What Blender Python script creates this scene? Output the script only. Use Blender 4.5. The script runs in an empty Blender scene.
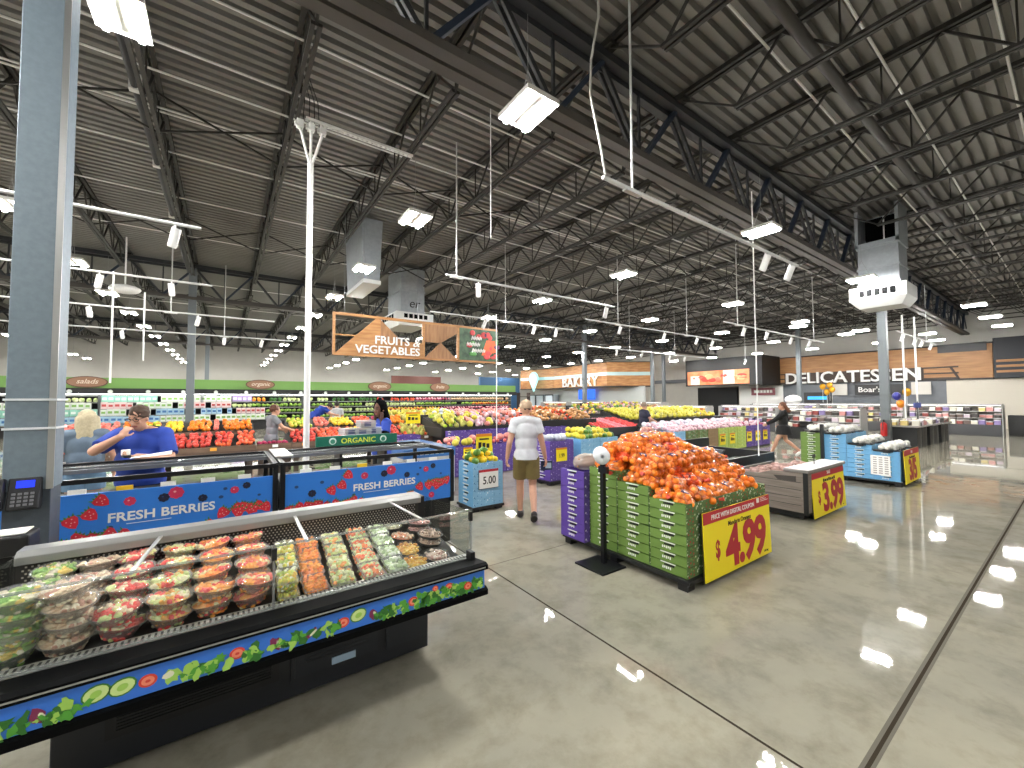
import bpy, bmesh, math, random
from mathutils import Vector, Matrix
random.seed(7)
R = random.Random(11)
C = bpy.context.scene.collection
PI = math.pi
ORD = ['first','second','third','fourth','fifth','sixth','seventh','eighth','ninth','tenth','eleventh','twelfth','thirteenth',
       'fourteenth','fifteenth','sixteenth','seventeenth','eighteenth','nineteenth','twentieth']

# ------------------------------------------------------------------ materials
def lin(h):
    if isinstance(h, tuple): return h + (1.0,)
    h = h.lstrip('#'); o = []
    for i in (0, 2, 4):
        c = int(h[i:i+2], 16)/255
        o.append(c/12.92 if c <= .04045 else ((c+.055)/1.055)**2.4)
    return tuple(o) + (1.0,)
MATS = {}
def M(name, col='808080', rough=.5, metal=0., spec=.5, noise=0., nscale=8., bump=0., col2=None, bscale=None):
    if name in MATS: return MATS[name]
    m = bpy.data.materials.new(name); m.use_nodes = True
    nt = m.node_tree; b = nt.nodes['Principled BSDF']
    c = lin(col)
    b.inputs['Base Color'].default_value = c
    b.inputs['Roughness'].default_value = rough
    b.inputs['Metallic'].default_value = metal
    b.inputs['Specular IOR Level'].default_value = spec
    if noise or col2 or bump:
        tc = nt.nodes.new('ShaderNodeTexCoord')
        n = nt.nodes.new('ShaderNodeTexNoise'); n.inputs['Scale'].default_value = nscale; n.inputs['Detail'].default_value = 4
        nt.links.new(tc.outputs['Object'], n.inputs['Vector'])
        if noise or col2:
            mx = nt.nodes.new('ShaderNodeMix'); mx.data_type = 'RGBA'
            c2 = lin(col2) if col2 else tuple(x*(1-noise) for x in c[:3]) + (1,)
            mx.inputs['A'].default_value = c; mx.inputs['B'].default_value = c2
            rp = nt.nodes.new('ShaderNodeValToRGB'); rp.color_ramp.elements[0].position = .35; rp.color_ramp.elements[1].position = .65
            nt.links.new(n.outputs['Fac'], rp.inputs['Fac']); nt.links.new(rp.outputs['Color'], mx.inputs['Factor'])
            nt.links.new(mx.outputs['Result'], b.inputs['Base Color'])
        if bump:
            bp = nt.nodes.new('ShaderNodeBump'); bp.inputs['Strength'].default_value = bump; bp.inputs['Distance'].default_value = .01
            nt.links.new(n.outputs['Fac'], bp.inputs['Height']); nt.links.new(bp.outputs['Normal'], b.inputs['Normal'])
    MATS[name] = m
    return m
def M_emit(name, col, strength):
    if name in MATS: return MATS[name]
    m = bpy.data.materials.new(name); m.use_nodes = True
    nt = m.node_tree; nt.nodes.clear()
    e = nt.nodes.new('ShaderNodeEmission'); o = nt.nodes.new('ShaderNodeOutputMaterial')
    e.inputs['Color'].default_value = lin(col); e.inputs['Strength'].default_value = strength
    nt.links.new(e.outputs[0], o.inputs['Surface']); MATS[name] = m
    return m
def M_clear(name, tint='ffffff', gloss=.12, rough=.05, alpha=0., acol='ffffff'):
    """thin clear plastic or glass: transparent, glossy by facing, optional milky share"""
    if name in MATS: return MATS[name]
    m = bpy.data.materials.new(name); m.use_nodes = True
    nt = m.node_tree; nt.nodes.clear()
    o = nt.nodes.new('ShaderNodeOutputMaterial'); t = nt.nodes.new('ShaderNodeBsdfTransparent'); g = nt.nodes.new('ShaderNodeBsdfGlossy')
    t.inputs['Color'].default_value = lin(tint); g.inputs['Roughness'].default_value = rough
    mx = nt.nodes.new('ShaderNodeMixShader'); lw = nt.nodes.new('ShaderNodeLayerWeight'); lw.inputs['Blend'].default_value = .25
    mp = nt.nodes.new('ShaderNodeMapRange'); mp.inputs['To Min'].default_value = gloss*.35; mp.inputs['To Max'].default_value = min(1, gloss*4)
    nt.links.new(lw.outputs['Fresnel'], mp.inputs['Value']); nt.links.new(mp.outputs['Result'], mx.inputs['Fac'])
    nt.links.new(t.outputs[0], mx.inputs[1]); nt.links.new(g.outputs[0], mx.inputs[2])
    last = mx
    if alpha:
        d = nt.nodes.new('ShaderNodeBsdfDiffuse'); d.inputs['Color'].default_value = lin(acol)
        m2 = nt.nodes.new('ShaderNodeMixShader'); m2.inputs['Fac'].default_value = alpha
        nt.links.new(mx.outputs[0], m2.inputs[1]); nt.links.new(d.outputs[0], m2.inputs[2]); last = m2
    nt.links.new(last.outputs[0], o.inputs['Surface']); MATS[name] = m
    return m
def M_spots(name, base, cols, scale=30., thr=.32, rough=.6):
    """printed board: scattered coloured spots on a plain ground"""
    if name in MATS: return MATS[name]
    m = M(name, base, rough); nt = m.node_tree; b = nt.nodes['Principled BSDF']
    tc = nt.nodes.new('ShaderNodeTexCoord'); v = nt.nodes.new('ShaderNodeTexVoronoi'); v.inputs['Scale'].default_value = scale
    nt.links.new(tc.outputs['Object'], v.inputs['Vector'])
    sp = nt.nodes.new('ShaderNodeSeparateColor'); nt.links.new(v.outputs['Color'], sp.inputs[0])
    rp = nt.nodes.new('ShaderNodeValToRGB'); rp.color_ramp.interpolation = 'CONSTANT'
    els = rp.color_ramp.elements; els[0].color = lin(cols[0])
    els[1].position = 1/len(cols); els[1].color = lin(cols[1 % len(cols)])
    for i in range(2, len(cols)):
        e = els.new(i/len(cols)); e.color = lin(cols[i])
    nt.links.new(sp.outputs[0], rp.inputs['Fac'])
    lt = nt.nodes.new('ShaderNodeMath'); lt.operation = 'LESS_THAN'; lt.inputs[1].default_value = thr
    nt.links.new(v.outputs['Distance'], lt.inputs[0])
    mx = nt.nodes.new('ShaderNodeMix'); mx.data_type = 'RGBA'; mx.inputs['A'].default_value = lin(base)
    nt.links.new(lt.outputs[0], mx.inputs['Factor']); nt.links.new(rp.outputs['Color'], mx.inputs['B'])
    nt.links.new(mx.outputs['Result'], b.inputs['Base Color'])
    return m
def M_wood(name, c1, c2, rough=.5, sx=1.5, sy=1.5, sz=14., plank=None):
    if name in MATS: return MATS[name]
    m = M(name, c1, rough); nt = m.node_tree; b = nt.nodes['Principled BSDF']
    tc = nt.nodes.new('ShaderNodeTexCoord'); mp = nt.nodes.new('ShaderNodeMapping'); mp.inputs['Scale'].default_value = (sx, sy, sz)
    nt.links.new(tc.outputs['Object'], mp.inputs['Vector'])
    n = nt.nodes.new('ShaderNodeTexNoise'); n.inputs['Scale'].default_value = 1.6; n.inputs['Detail'].default_value = 5
    nt.links.new(mp.outputs[0], n.inputs['Vector'])
    rp = nt.nodes.new('ShaderNodeValToRGB'); rp.color_ramp.elements[0].position = .35; rp.color_ramp.elements[1].position = .68
    rp.color_ramp.elements[0].color = lin(c1); rp.color_ramp.elements[1].color = lin(c2)
    nt.links.new(n.outputs['Fac'], rp.inputs['Fac']); nt.links.new(rp.outputs['Color'], b.inputs['Base Color'])
    return m

# ------------------------------------------------------------------ mesh builder
class MB:
    def __init__(s): s.v = []; s.f = []; s.m = []; s.s = []
    def add(s, vs, fs, mi=0, sm=False):
        o = len(s.v); s.v += [tuple(p) for p in vs]
        for f in fs: s.f.append(tuple(i+o for i in f)); s.m.append(mi); s.s.append(sm)
        return s
    def box(s, x0, x1, y0, y1, z0, z1, mi=0):
        vs = [(x, y, z) for z in (z0, z1) for y in (y0, y1) for x in (x0, x1)]
        return s.add(vs, [(0,2,3,1),(4,5,7,6),(0,1,5,4),(2,6,7,3),(0,4,6,2),(1,3,7,5)], mi)
    def hexa(s, b, t, mi=0):
        return s.add(list(b)+list(t), [(3,2,1,0),(4,5,6,7),(0,1,5,4),(1,2,6,5),(2,3,7,6),(3,0,4,7)], mi)
    def bar(s, p0, p1, w, h=None, mi=0, up=(0,0,1)):
        """square bar between two points"""
        h = h or w; p0 = Vector(p0); p1 = Vector(p1); d = (p1-p0).normalized(); u = Vector(up)
        if abs(d.dot(u)) > .98: u = Vector((1,0,0))
        a = d.cross(u).normalized()*w/2; b = a.cross(d).normalized()*h/2
        return s.hexa([p0-a-b, p0+a-b, p0+a+b, p0-a+b], [p1-a-b, p1+a-b, p1+a+b, p1-a+b], mi)
    def cyl(s, p0, p1, r0, r1=None, n=12, mi=0, sm=True, cap=True):
        r1 = r0 if r1 is None else r1
        p0 = Vector(p0); p1 = Vector(p1); d = (p1-p0).normalized()
        a = d.orthogonal().normalized(); b = d.cross(a)
        vs = []
        for p, r in ((p0, r0), (p1, r1)):
            for i in range(n):
                t = 2*PI*i/n; vs.append(p + a*(r*math.cos(t)) + b*(r*math.sin(t)))
        s.add(vs, [(i, (i+1) % n, n+(i+1) % n, n+i) for i in range(n)], mi, sm)
        if cap:
            s.add(vs[:n], [tuple(reversed(range(n)))], mi); s.add(vs[n:], [tuple(range(n))], mi)
        return s
    def tube(s, pts, r, n=8, mi=0):
        for a, b in zip(pts, pts[1:]): s.cyl(a, b, r, r, n, mi)
        for p in pts[1:-1]: s.ball(p, (r, r, r), n, max(4, n//2), mi)
        return s
    def ball(s, c, rad, n=12, k=8, mi=0, rot=None, fn=None):
        if not hasattr(rad, '__len__'): rad = (rad,)*3
        vs = [Vector((0,0,1))]
        for j in range(1, k):
            t = PI*j/k
            for i in range(n):
                p = 2*PI*i/n; vs.append(Vector((math.sin(t)*math.cos(p), math.sin(t)*math.sin(p), math.cos(t))))
        vs.append(Vector((0,0,-1)))
        out = []
        for v in vs:
            w = fn(v) if fn else v
            w = Vector((w.x*rad[0], w.y*rad[1], w.z*rad[2]))
            if rot: w = rot @ w
            out.append(w + Vector(c))
        fs = [(0, 1+i, 1+(i+1) % n) for i in range(n)]
        for j in range(k-2):
            a = 1+j*n
            fs += [(a+i, a+n+i, a+n+(i+1) % n, a+(i+1) % n) for i in range(n)]
        a = 1+(k-2)*n; fs += [(a+(i+1) % n, a+i, len(vs)-1) for i in range(n)]
        return s.add(out, fs, mi, True)
    def lathe(s, prof, n=20, c=(0,0,0), mi=0, sm=True):
        vs = []; fs = []
        for r, z in prof:
            for i in range(n):
                t = 2*PI*i/n; vs.append((c[0]+r*math.cos(t), c[1]+r*math.sin(t), c[2]+z))
        for j in range(len(prof)-1):
            fs += [(j*n+i, j*n+(i+1) % n, (j+1)*n+(i+1) % n, (j+1)*n+i) for i in range(n)]
        return s.add(vs, fs, mi, sm)
    def prism(s, poly, a0, a1, ax='y', mi=0):
        """poly in the plane across axis ax, pushed from a0 to a1"""
        def P(u, v, a): return {'x': (a, u, v), 'y': (u, a, v), 'z': (u, v, a)}[ax]
        n = len(poly)
        vs = [P(u, v, a0) for u, v in poly] + [P(u, v, a1) for u, v in poly]
        return s.add(vs, [tuple(reversed(range(n))), tuple(range(n, 2*n))] + [(i, (i+1) % n, n+(i+1) % n, n+i) for i in range(n)], mi)
    def merge(s, o, mat=None, mi=None):
        vs = [tuple(mat @ Vector(v)) for v in o.v] if mat is not None else o.v
        b = len(s.v); s.v += vs
        for f, m, q in zip(o.f, o.m, o.s): s.f.append(tuple(i+b for i in f)); s.m.append(m if mi is None else mi); s.s.append(q)
        return s
    def mesh(s, name, mats, bevel=0., seg=2):
        me = bpy.data.meshes.new(name); me.from_pydata(s.v, [], s.f)
        me.polygons.foreach_set('material_index', s.m); me.polygons.foreach_set('use_smooth', s.s)
        for m in (mats if isinstance(mats, (list, tuple)) else [mats]): me.materials.append(m)
        bm = bmesh.new(); bm.from_mesh(me)
        bmesh.ops.recalc_face_normals(bm, faces=bm.faces)
        if bevel:
            es = [e for e in bm.edges if len(e.link_faces) == 2 and e.calc_face_angle(0) > .5]
            bmesh.ops.bevel(bm, geom=es, offset=bevel, segments=seg, profile=.5, affect='EDGES', clamp_overlap=True)
        bm.to_mesh(me); bm.free(); me.update()
        return me

def tag(o, label=None, cat=None, group=None, kind=None):
    if label: o['label'] = label
    if cat: o['category'] = cat
    if group: o['group'] = group
    if kind: o['kind'] = kind
    return o
def thing(name, label, cat, loc=(0,0,0), rz=0., group=None, kind=None):
    o = bpy.data.objects.new(name, None); C.objects.link(o); o.empty_display_size = .1
    o.location = loc; o.rotation_euler = (0, 0, rz)
    return tag(o, label, cat, group, kind)
def obj(name, mb, mats, parent=None, loc=(0,0,0), rz=0., bevel=0., label=None, cat=None, group=None, kind=None):
    me = mb if isinstance(mb, bpy.types.Mesh) else mb.mesh(name, mats, bevel)
    o = bpy.data.objects.new(name, me); C.objects.link(o)
    if parent is not None: o.parent = parent
    o.location = loc; o.rotation_euler = (0, 0, rz)
    return tag(o, label, cat, group, kind)
def struct(name, mb, mats, label=None, cat=None, **k):
    return obj(name, mb, mats, label=label, cat=cat, kind='structure', **k)
def dup(root, loc, rz=None, label=None, group=None, scale=None):
    r = root.copy(); C.objects.link(r); r.location = loc
    if rz is not None: r.rotation_euler = rz if hasattr(rz, '__len__') else (0, 0, rz)
    if scale is not None: r.scale = (scale,)*3 if not hasattr(scale, '__len__') else scale
    if label: r['label'] = label
    if group: r['group'] = group
    for ch in list(root.children):
        c = ch.copy(); C.objects.link(c); c.parent = r
        for g in list(ch.children):
            d = g.copy(); C.objects.link(d); d.parent = c
    return r
class Proto:
    """first use places the built thing itself, later uses copy it"""
    def __init__(s, make): s.make = make; s.o = None
    def at(s, loc, rz=0., label=None, group=None, scale=None):
        if s.o is None:
            s.o = s.make(); o = s.o; o.location = loc; o.rotation_euler = rz if hasattr(rz, '__len__') else (0, 0, rz)
            if scale is not None: o.scale = (scale,)*3 if not hasattr(scale, '__len__') else scale
            if label: o['label'] = label
            if group: o['group'] = group
            return o
        return dup(s.o, loc, rz, label, group, scale if scale is not None else (1, 1, 1))

# ------------------------------------------------------------------ lettering
_T = {}
def text_mb(s, size=1., ext=.004, bold=0., sx=1., align='CENTER', space=1., res=3, shear=0.):
    key = (s, size, ext, bold, sx, align, space, shear)
    if key not in _T:
        cu = bpy.data.curves.new('lettering_curve', 'FONT'); cu.body = s; cu.size = size; cu.extrude = ext; cu.offset = bold*size
        cu.align_x = align; cu.align_y = 'BOTTOM_BASELINE'; cu.space_character = space; cu.resolution_u = res; cu.shear = shear
        o = bpy.data.objects.new('lettering_curve', cu); C.objects.link(o)
        dg = bpy.context.evaluated_depsgraph_get(); me = o.evaluated_get(dg).to_mesh()
        mb = MB(); mb.add([(v.co.x*sx, v.co.y, v.co.z) for v in me.vertices], [tuple(p.vertices) for p in me.polygons])
        o.evaluated_get(dg).to_mesh_clear(); bpy.data.objects.remove(o); bpy.data.curves.remove(cu); _T[key] = mb
    return _T[key]
def face_mat(loc, facing='-y', tilt=0.):
    """matrix that stands flat XY lettering up on a face"""
    X, Y, Z = {'-y': ((1,0,0),(0,0,1),(0,-1,0)), '-x': ((0,-1,0),(0,0,1),(-1,0,0)), '+y': ((-1,0,0),(0,0,1),(0,1,0)), '+z': ((1,0,0),(0,1,0),(0,0,1))}[facing]
    m = Matrix((X, Y, Z)).transposed().to_4x4()
    return Matrix.Translation(loc) @ m @ Matrix.Rotation(tilt, 4, 'X')
def lettering(mb, s, loc, size, facing='-y', ext=.003, bold=0., sx=1., align='CENTER', mi=0, space=1., mat=None, shear=0.):
    t = text_mb(s, size, ext, bold, sx, align, space, shear=shear)
    return mb.merge(t, mat if mat is not None else face_mat(loc, facing), mi)

# ------------------------------------------------------------------ common materials
BLACK = M('black_plastic', '121314', .45)
BLACKM = M('black_metal', '17181b', .4, .3)
STEELD = M('dark_painted_steel', '25231f', .55)
GIRD = M('girder_paint', '34322f', .55)
WHITE = M('white_paint', 'e8e8e4', .5)
WHITEP = M('white_plastic', 'eeeeec', .35)
PAPER = M('white_paper', 'f4f4f0', .7)
GREYM = M('grey_metal', '8a8d8f', .4, .6)
SILV = M('brushed_silver', 'b9bbba', .3, .8)
GALV = M('galvanised_sheet', 'a4abb0', .45, .15, noise=.12, nscale=9)
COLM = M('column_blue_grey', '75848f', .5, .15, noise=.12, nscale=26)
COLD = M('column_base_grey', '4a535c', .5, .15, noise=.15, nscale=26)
YEL = M('price_yellow', 'f6e11c', .5)
RED = M('price_red', 'b01e2c', .5)
REDB = M('band_red', 'b8232f', .5)
TEXTK = M('black_ink', '1c1a18', .6)
GLASS = M_clear('case_glass', 'fcfefd', .1, .03)
CLEARP = M_clear('clear_plastic', 'fefefe', .15, .14, .16, 'f6f6f2')
ORANGE = M('orange_peel', 'ff9620', .45, col2='fa8614', noise=.1, nscale=14)
NAVY = M('navy_label', '1f2c5e', .45)
TUBE = M_emit('led_tube', 'fdfbf8', 300.)
UPL = M_emit('added_uplight_glow', 'fdfbf8', 5.)  # glow for the strip added on top of each fixture
# ================================================================== SETTING
# floor: polished concrete
fm = M('polished_concrete', '8a8272', .16, spec=.34)
nt = fm.node_tree; b = nt.nodes['Principled BSDF']
tc = nt.nodes.new('ShaderNodeTexCoord')
n1 = nt.nodes.new('ShaderNodeTexNoise'); n1.inputs['Scale'].default_value = .55; n1.inputs['Detail'].default_value = 6; n1.inputs['Roughness'].default_value = .62; n1.inputs['Distortion'].default_value = .1
n2 = nt.nodes.new('ShaderNodeTexNoise'); n2.inputs['Scale'].default_value = 3.2; n2.inputs['Detail'].default_value = 8; n2.inputs['Roughness'].default_value = .7; n2.inputs['Distortion'].default_value = .15
for n in (n1, n2): nt.links.new(tc.outputs['Object'], n.inputs['Vector'])
r1 = nt.nodes.new('ShaderNodeValToRGB'); r1.color_ramp.elements[0].position = .38; r1.color_ramp.elements[1].position = .64
r1.color_ramp.elements[0].color = lin('908d80'); r1.color_ramp.elements[1].color = lin('a6a18f')
r2 = nt.nodes.new('ShaderNodeValToRGB'); r2.color_ramp.elements[0].position = .3; r2.color_ramp.elements[1].position = .55
r2.color_ramp.elements[0].color = lin('b0aca0'); r2.color_ramp.elements[1].color = (1, 1, 1, 1)
mx = nt.nodes.new('ShaderNodeMix'); mx.data_type = 'RGBA'; mx.blend_type = 'MULTIPLY'; mx.inputs['Factor'].default_value = .5
nt.links.new(n1.outputs['Fac'], r1.inputs['Fac']); nt.links.new(n2.outputs['Fac'], r2.inputs['Fac'])
nt.links.new(r1.outputs['Color'], mx.inputs['A']); nt.links.new(r2.outputs['Color'], mx.inputs['B']); nt.links.new(mx.outputs['Result'], b.inputs['Base Color'])
mr = nt.nodes.new('ShaderNodeMapRange'); mr.inputs['To Min'].default_value = .02; mr.inputs['To Max'].default_value = .04
nt.links.new(n2.outputs['Fac'], mr.inputs['Value']); nt.links.new(mr.outputs['Result'], b.inputs['Roughness'])
n3 = nt.nodes.new('ShaderNodeTexNoise'); n3.inputs['Scale'].default_value = 5.; n3.inputs['Detail'].default_value = 3; nt.links.new(tc.outputs['Object'], n3.inputs['Vector'])
bp = nt.nodes.new('ShaderNodeBump'); bp.inputs['Strength'].default_value = .12; bp.inputs['Distance'].default_value = .004
nt.links.new(n3.outputs['Fac'], bp.inputs['Height']); nt.links.new(bp.outputs['Normal'], b.inputs['Normal'])
X0, X1, Y0, Y1, ZD = -26., 37., -16., 46., 7.1
struct('floor', MB().box(X0, X1, Y0, Y1, -.2, 0), fm, 'polished mottled concrete floor of the shop', 'floor')
JT = M('joint_filler', '3a342b', 1., spec=0.); JT2 = M('joint_filler_pale', '6b675d', 1., spec=0.)
k = 0
for x in (2.3, -2.3, 6.9+4.6, 16.1, 20.7):
    struct('floor_joint', MB().box(x-.007, x+.007, Y0, Y1, 0, .0015), JT, 'thin dark saw-cut joint running along the concrete floor', 'floor joint', group='saw cut floor joints')
for y in (3.74, 6.8, -2.4):
    struct('floor_joint', MB().box(X0, X1, y-.004, y+.004, 0, .0015), JT2, 'faint pale joint crossing the concrete floor', 'floor joint', group='crossing floor joints')
struct('floor_joint', MB().box(X0, X1, .64, .69, 0, .0015).box(X0, X1, .655, .672, .0015, .002, 1), [JT2, JT], 'wide filled joint crossing the floor at lower right', 'floor joint')

# ceiling: ribbed steel deck, ribs along X
dk = MB(); y = Y0; pts = []
while y < Y1:
    pts += [(y, ZD), (y+.015, ZD+.09), (y+.085, ZD+.09), (y+.1, ZD)]; y += .2
vs = []; fs = []
for i, (yy, zz) in enumerate(pts):
    vs += [(X0, yy, zz), (X1, yy, zz)]
    if i: fs.append((2*i-2, 2*i-1, 2*i+1, 2*i))
dk.add(vs, fs)
deck = M('galvanised_deck', '868480', .55, .15, noise=.18, nscale=.6)
struct('ceiling', dk, deck, 'ribbed galvanised steel roof deck over the joists', 'ceiling')
# outer walls
WALLP = M('pale_wall_paint', 'b4b2aa', .7, noise=.04, nscale=2)
WALLG = M('beige_wall_panel', 'c4beb0', .65)
struct('wall_back', MB().box(X0, X1, Y1, Y1+.2, 0, ZD), WALLP, 'pale far wall behind the produce department', 'wall')
struct('wall_right', MB().box(X1, X1+.2, Y0, Y1, 0, ZD), WALLP, 'tall pale wall above the deli counter', 'wall')
struct('wall_left', MB().box(X0-.2, X0, Y0, Y1, 0, ZD), WALLP, 'pale side wall far beyond the column', 'wall')
struct('wall_front', MB().box(X0, X1, Y0-.2, Y0, 0, ZD), WALLP, 'pale shop front wall behind the viewer', 'wall')

# roof joists along Y, girders along X, columns
JX = [2.68 + 1.87*k for k in range(-8, 19)]
GY = [-11.4, 4.1, 19.6, 35.1]
def joist_mesh(L):
    m = MB(); zt, zb = 7.09, 6.3
    for s in (-.05, .05):
        m.box(s-.03, s+.03, .05, L-.05, zt-.07, zt)
    for s in (-.04, .04): m.box(s-.025, s+.025, 1.1, L-1.1, zb, zb+.045)
    m.box(-.09, .09, .05, .3, zt-.12, zt-.06); m.box(-.09, .09, L-.3, L-.05, zt-.12, zt-.06)
    pan = (L-2.2)/10
    m.bar((0, .2, zt-.09), (0, 1.13, zb+.03), .03); m.bar((0, L-.2, zt-.09), (0, L-1.13, zb+.03), .03)
    for i in range(10):
        a = 1.1+i*pan; c = a+pan/2
        m.bar((0, a, zb+.03), (0, c, zt-.05), .032); m.bar((0, c, zt-.05), (0, a+pan, zb+.03), .032)
        m.bar((0, a, zb+.03), (0, a, zt-.05), .022)
    return m
jm = {}
for gi, y0 in enumerate(GY):
    y1 = GY[gi+1] if gi < 3 else Y1
    L = round(y1-y0, 2)
    if L not in jm: jm[L] = joist_mesh(L).mesh('roof_joist', STEELD)
    for i, x in enumerate(JX):
        struct('roof_joist', jm[L], None, 'dark open web steel joist %s bay, %s from the left wall' % (('of the near', 'over the main', 'of the farther', 'of the last')[gi], ORD[i] if i < 20 else 'twenty-' + ORD[i-20]),
               'joist', loc=(x, y0, 0), group='open web roof joists')
def girder_mesh():
    m = MB(); zt, zb = 6.98, 5.62
    for s in (-.1, .1):
        m.box(X0, X1, s-.075, s+.075, zt-.13, zt, 0); m.box(X0, X1, s-.075, s+.075, zb, zb+.11, 1)
    m.box(X0, X1, -.012, .012, zt-.2, zt-.1, 0); m.box(X0, X1, -.012, .012, zb+.08, zb+.2, 1)
    for x in JX:
        m.bar((x, -.06, zt-.1), (x-.935, -.06, zb+.08), .1, .07, 2)
        m.bar((x, .05, zt-.1), (x+.935, .05, zb+.08), .045, .07, 0); m.bar((x, -.05, zt-.1), (x+.935, -.05, zb+.08), .045, .07, 0)
        m.bar((x-.935, 0, zb+.08), (x-.935, 0, zt-.1), .04, .04, 0)
    return m
gm = girder_mesh().mesh('roof_girder', [M('girder_dark', '2c2e31', .5), M('girder_brown', '46423d', .55), M('girder_blue', '26303f', .45)])
for i, y in enumerate(GY):
    struct('roof_girder', gm, None, ('deep dark steel truss girder behind the viewer', 'deep dark steel truss girder crossing above the orange pallet', 'dark steel truss girder carried by the farther columns', 'dark steel truss girder near the far wall')[i], 'girder', loc=(0, y, 0))
# bridging angles across joists
for i, (y, z0, z1) in enumerate(((8.9, 6.33, 7.0), (14.6, 6.33, 7.0), (-1.2, 6.33, 7.0), (24.4, 6.33, 7.0))):
    m = MB()
    for a, c in zip(JX, JX[1:]): m.bar((a, y, z0), (c, y, z1), .03); m.bar((a, y, z1), (c, y, z0), .03)
    struct('joist_bridging', m, STEELD, 'crossed steel bridging between the joists, %s row' % ORD[i], 'bridging')

# columns
def column(x, y, lab, full=False):
    if full:
        t = thing('support_column', lab, 'column', (x, y, 0), 0, kind='structure')
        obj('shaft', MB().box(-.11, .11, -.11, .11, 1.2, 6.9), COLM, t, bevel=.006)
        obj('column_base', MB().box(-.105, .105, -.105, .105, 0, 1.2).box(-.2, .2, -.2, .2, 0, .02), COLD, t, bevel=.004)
        obj('corner_bead', MB().box(.085, .118, -.118, -.108, 1.2, 6.9), SILV, t)
        for z in (1.595, 1.785):
            obj('strap', MB().box(-.116, .122, -.122, .116, z, z+.014), M('white_strap', 'd8dde0', .5), t, label='thin white band tied round the column')
        return t
    t = thing('support_column', lab, 'column', (x, y, 0), 0, kind='structure')
    obj('shaft', MB().box(-.12, .12, -.12, .12, 1.0, 6.9), M('far_column_paint', '6d7478', .5), t)
    obj('column_base', MB().box(-.13, .13, -.13, .13, 0, 1.0), M('far_column_base', '54585a', .5), t)
    return t
column(-1.05, 4.11, 'large blue-grey square steel column at the left with white bands', True)
column(19.15, 4.1, 'grey steel column in front of the deli letters')
column(-1.12, 19.6, 'dark grey steel column behind the orange fruit table')
column(19.9, 19.6, 'grey steel column in front of the bakery sign')
column(29.0, 20.75, 'grey steel column where the bakery front ends')
column(33.0, 22.4, 'slim grey column against the pale wall past the bakery')
column(32.2, 11.3, 'slim grey column in front of the first deli letters')
column(-1.12, 35.1, 'dark column beyond the green header')

# conduits along X under the deck
CON = M('white_conduit', 'f0efeb', .4)
for i, (y, z) in enumerate(((6.2, 6.86), (7.4, 6.86), (8.07, 6.86), (9.08, 6.86), (9.2, 6.86), (10.6, 6.86), (12.9, 6.86), (15.8, 6.86), (2.5, 6.9), (1.6, 6.9), (.5, 6.9), (22., 6.86), (27., 6.86))):
    obj('conduit', MB().cyl((-20, y, z), (34, y, z), .018, n=6), CON, label='thin white electrical conduit crossing the joists, %s line back from the viewer' % ORD[sorted((6.2,7.4,8.07,9.08,9.2,10.6,12.9,15.8,2.5,1.6,.5,22.,27.)).index(y)], cat='conduit', group='white conduits')
obj('sprinkler_pipe', MB().cyl((-1.24, 4.3, 6.62), (-1.24, 19.3, 6.62), .045, n=10), M('black_pipe', '1d1d1f', .5), label='black pipe running beside the left joist', cat='pipe')
obj('sprinkler_pipe', MB().cyl((2.5, 2.02, 6.62), (24, 2.02, 6.62), .075, n=12), M('pipe_brown', '3a3733', .5), label='dark pipe crossing the joists right of the big girder', cat='pipe')
stc = MB()
for a in (-.03, .03): stc.box(.95, 2.72, 7.0+a-.008, 7.0+a+.008, 6.24, 6.28)
for i in range(22): stc.box(.97+i*.08, 1.01+i*.08, 6.97, 7.03, 6.24, 6.25)
obj('strut_channel', stc, CON, label='pale slotted strut channel at the top of the power pole', cat='strut')
for x, y in ((-1.24, 6.6), (-1.24, 8.3), (-1.24, 10.8), (-1.24, 13.6)):
    obj('pipe_clamp', MB().box(-.07, .07, -.05, .05, -.06, .2), CON, loc=(x, y, 6.62), label='pale clamp on the black pipe beside the left joist', cat='clamp', group='pipe clamps')
# ================================================================== LIGHTS, TRACKS, DUCTS, POLES
HOUS = M('fixture_housing', 'd9d8d2', .45)
def make_light():
    t = thing('linear_light', 'lit twin tube light', 'light')
    m = MB().box(-.25, .25, -.31, .31, .03, .055)
    m.box(-.25, -.06, -.31, .31, -.01, .03).box(.06, .25, -.31, .31, -.01, .03).box(-.25, .25, -.325, -.31, -.012, .055).box(-.25, .25, .31, .325, -.012, .055)
    obj('housing', m, HOUS, t)
    for s in (-1, 1): obj('light_tube', MB().box(s*.155-.026, s*.155+.026, -.3, .3, -.05, -.01), TUBE, t)
    obj('added_uplight', MB().box(-.18, .18, -.27, .27, .055, .062), UPL, t)  # added glowing strip, brightens the deck and upper walls; not a known lamp
    obj('hanger', MB().cyl((0, -.2, .05), (0, 0, .55), .004, n=6).cyl((0, .2, .05), (0, 0, .55), .004, n=6).cyl((0, 0, .55), (0, 0, 1.3), .004, n=6), M('cable_grey', '8d8d8b', .5), t)
    return t
LP = Proto(make_light)
ROWN = {-3: 'far left row of lights', -2: 'row of lights well left of the column', -1: 'row of lights just left of the column', 0: 'row of lights above the berry cases', 1: 'row of lights above the walkway',
        2: 'row of lights right of the walkway', 3: 'row of lights near the deli', 4: 'row of lights before the bakery', 5: 'row of lights by the deli wall'}
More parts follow.
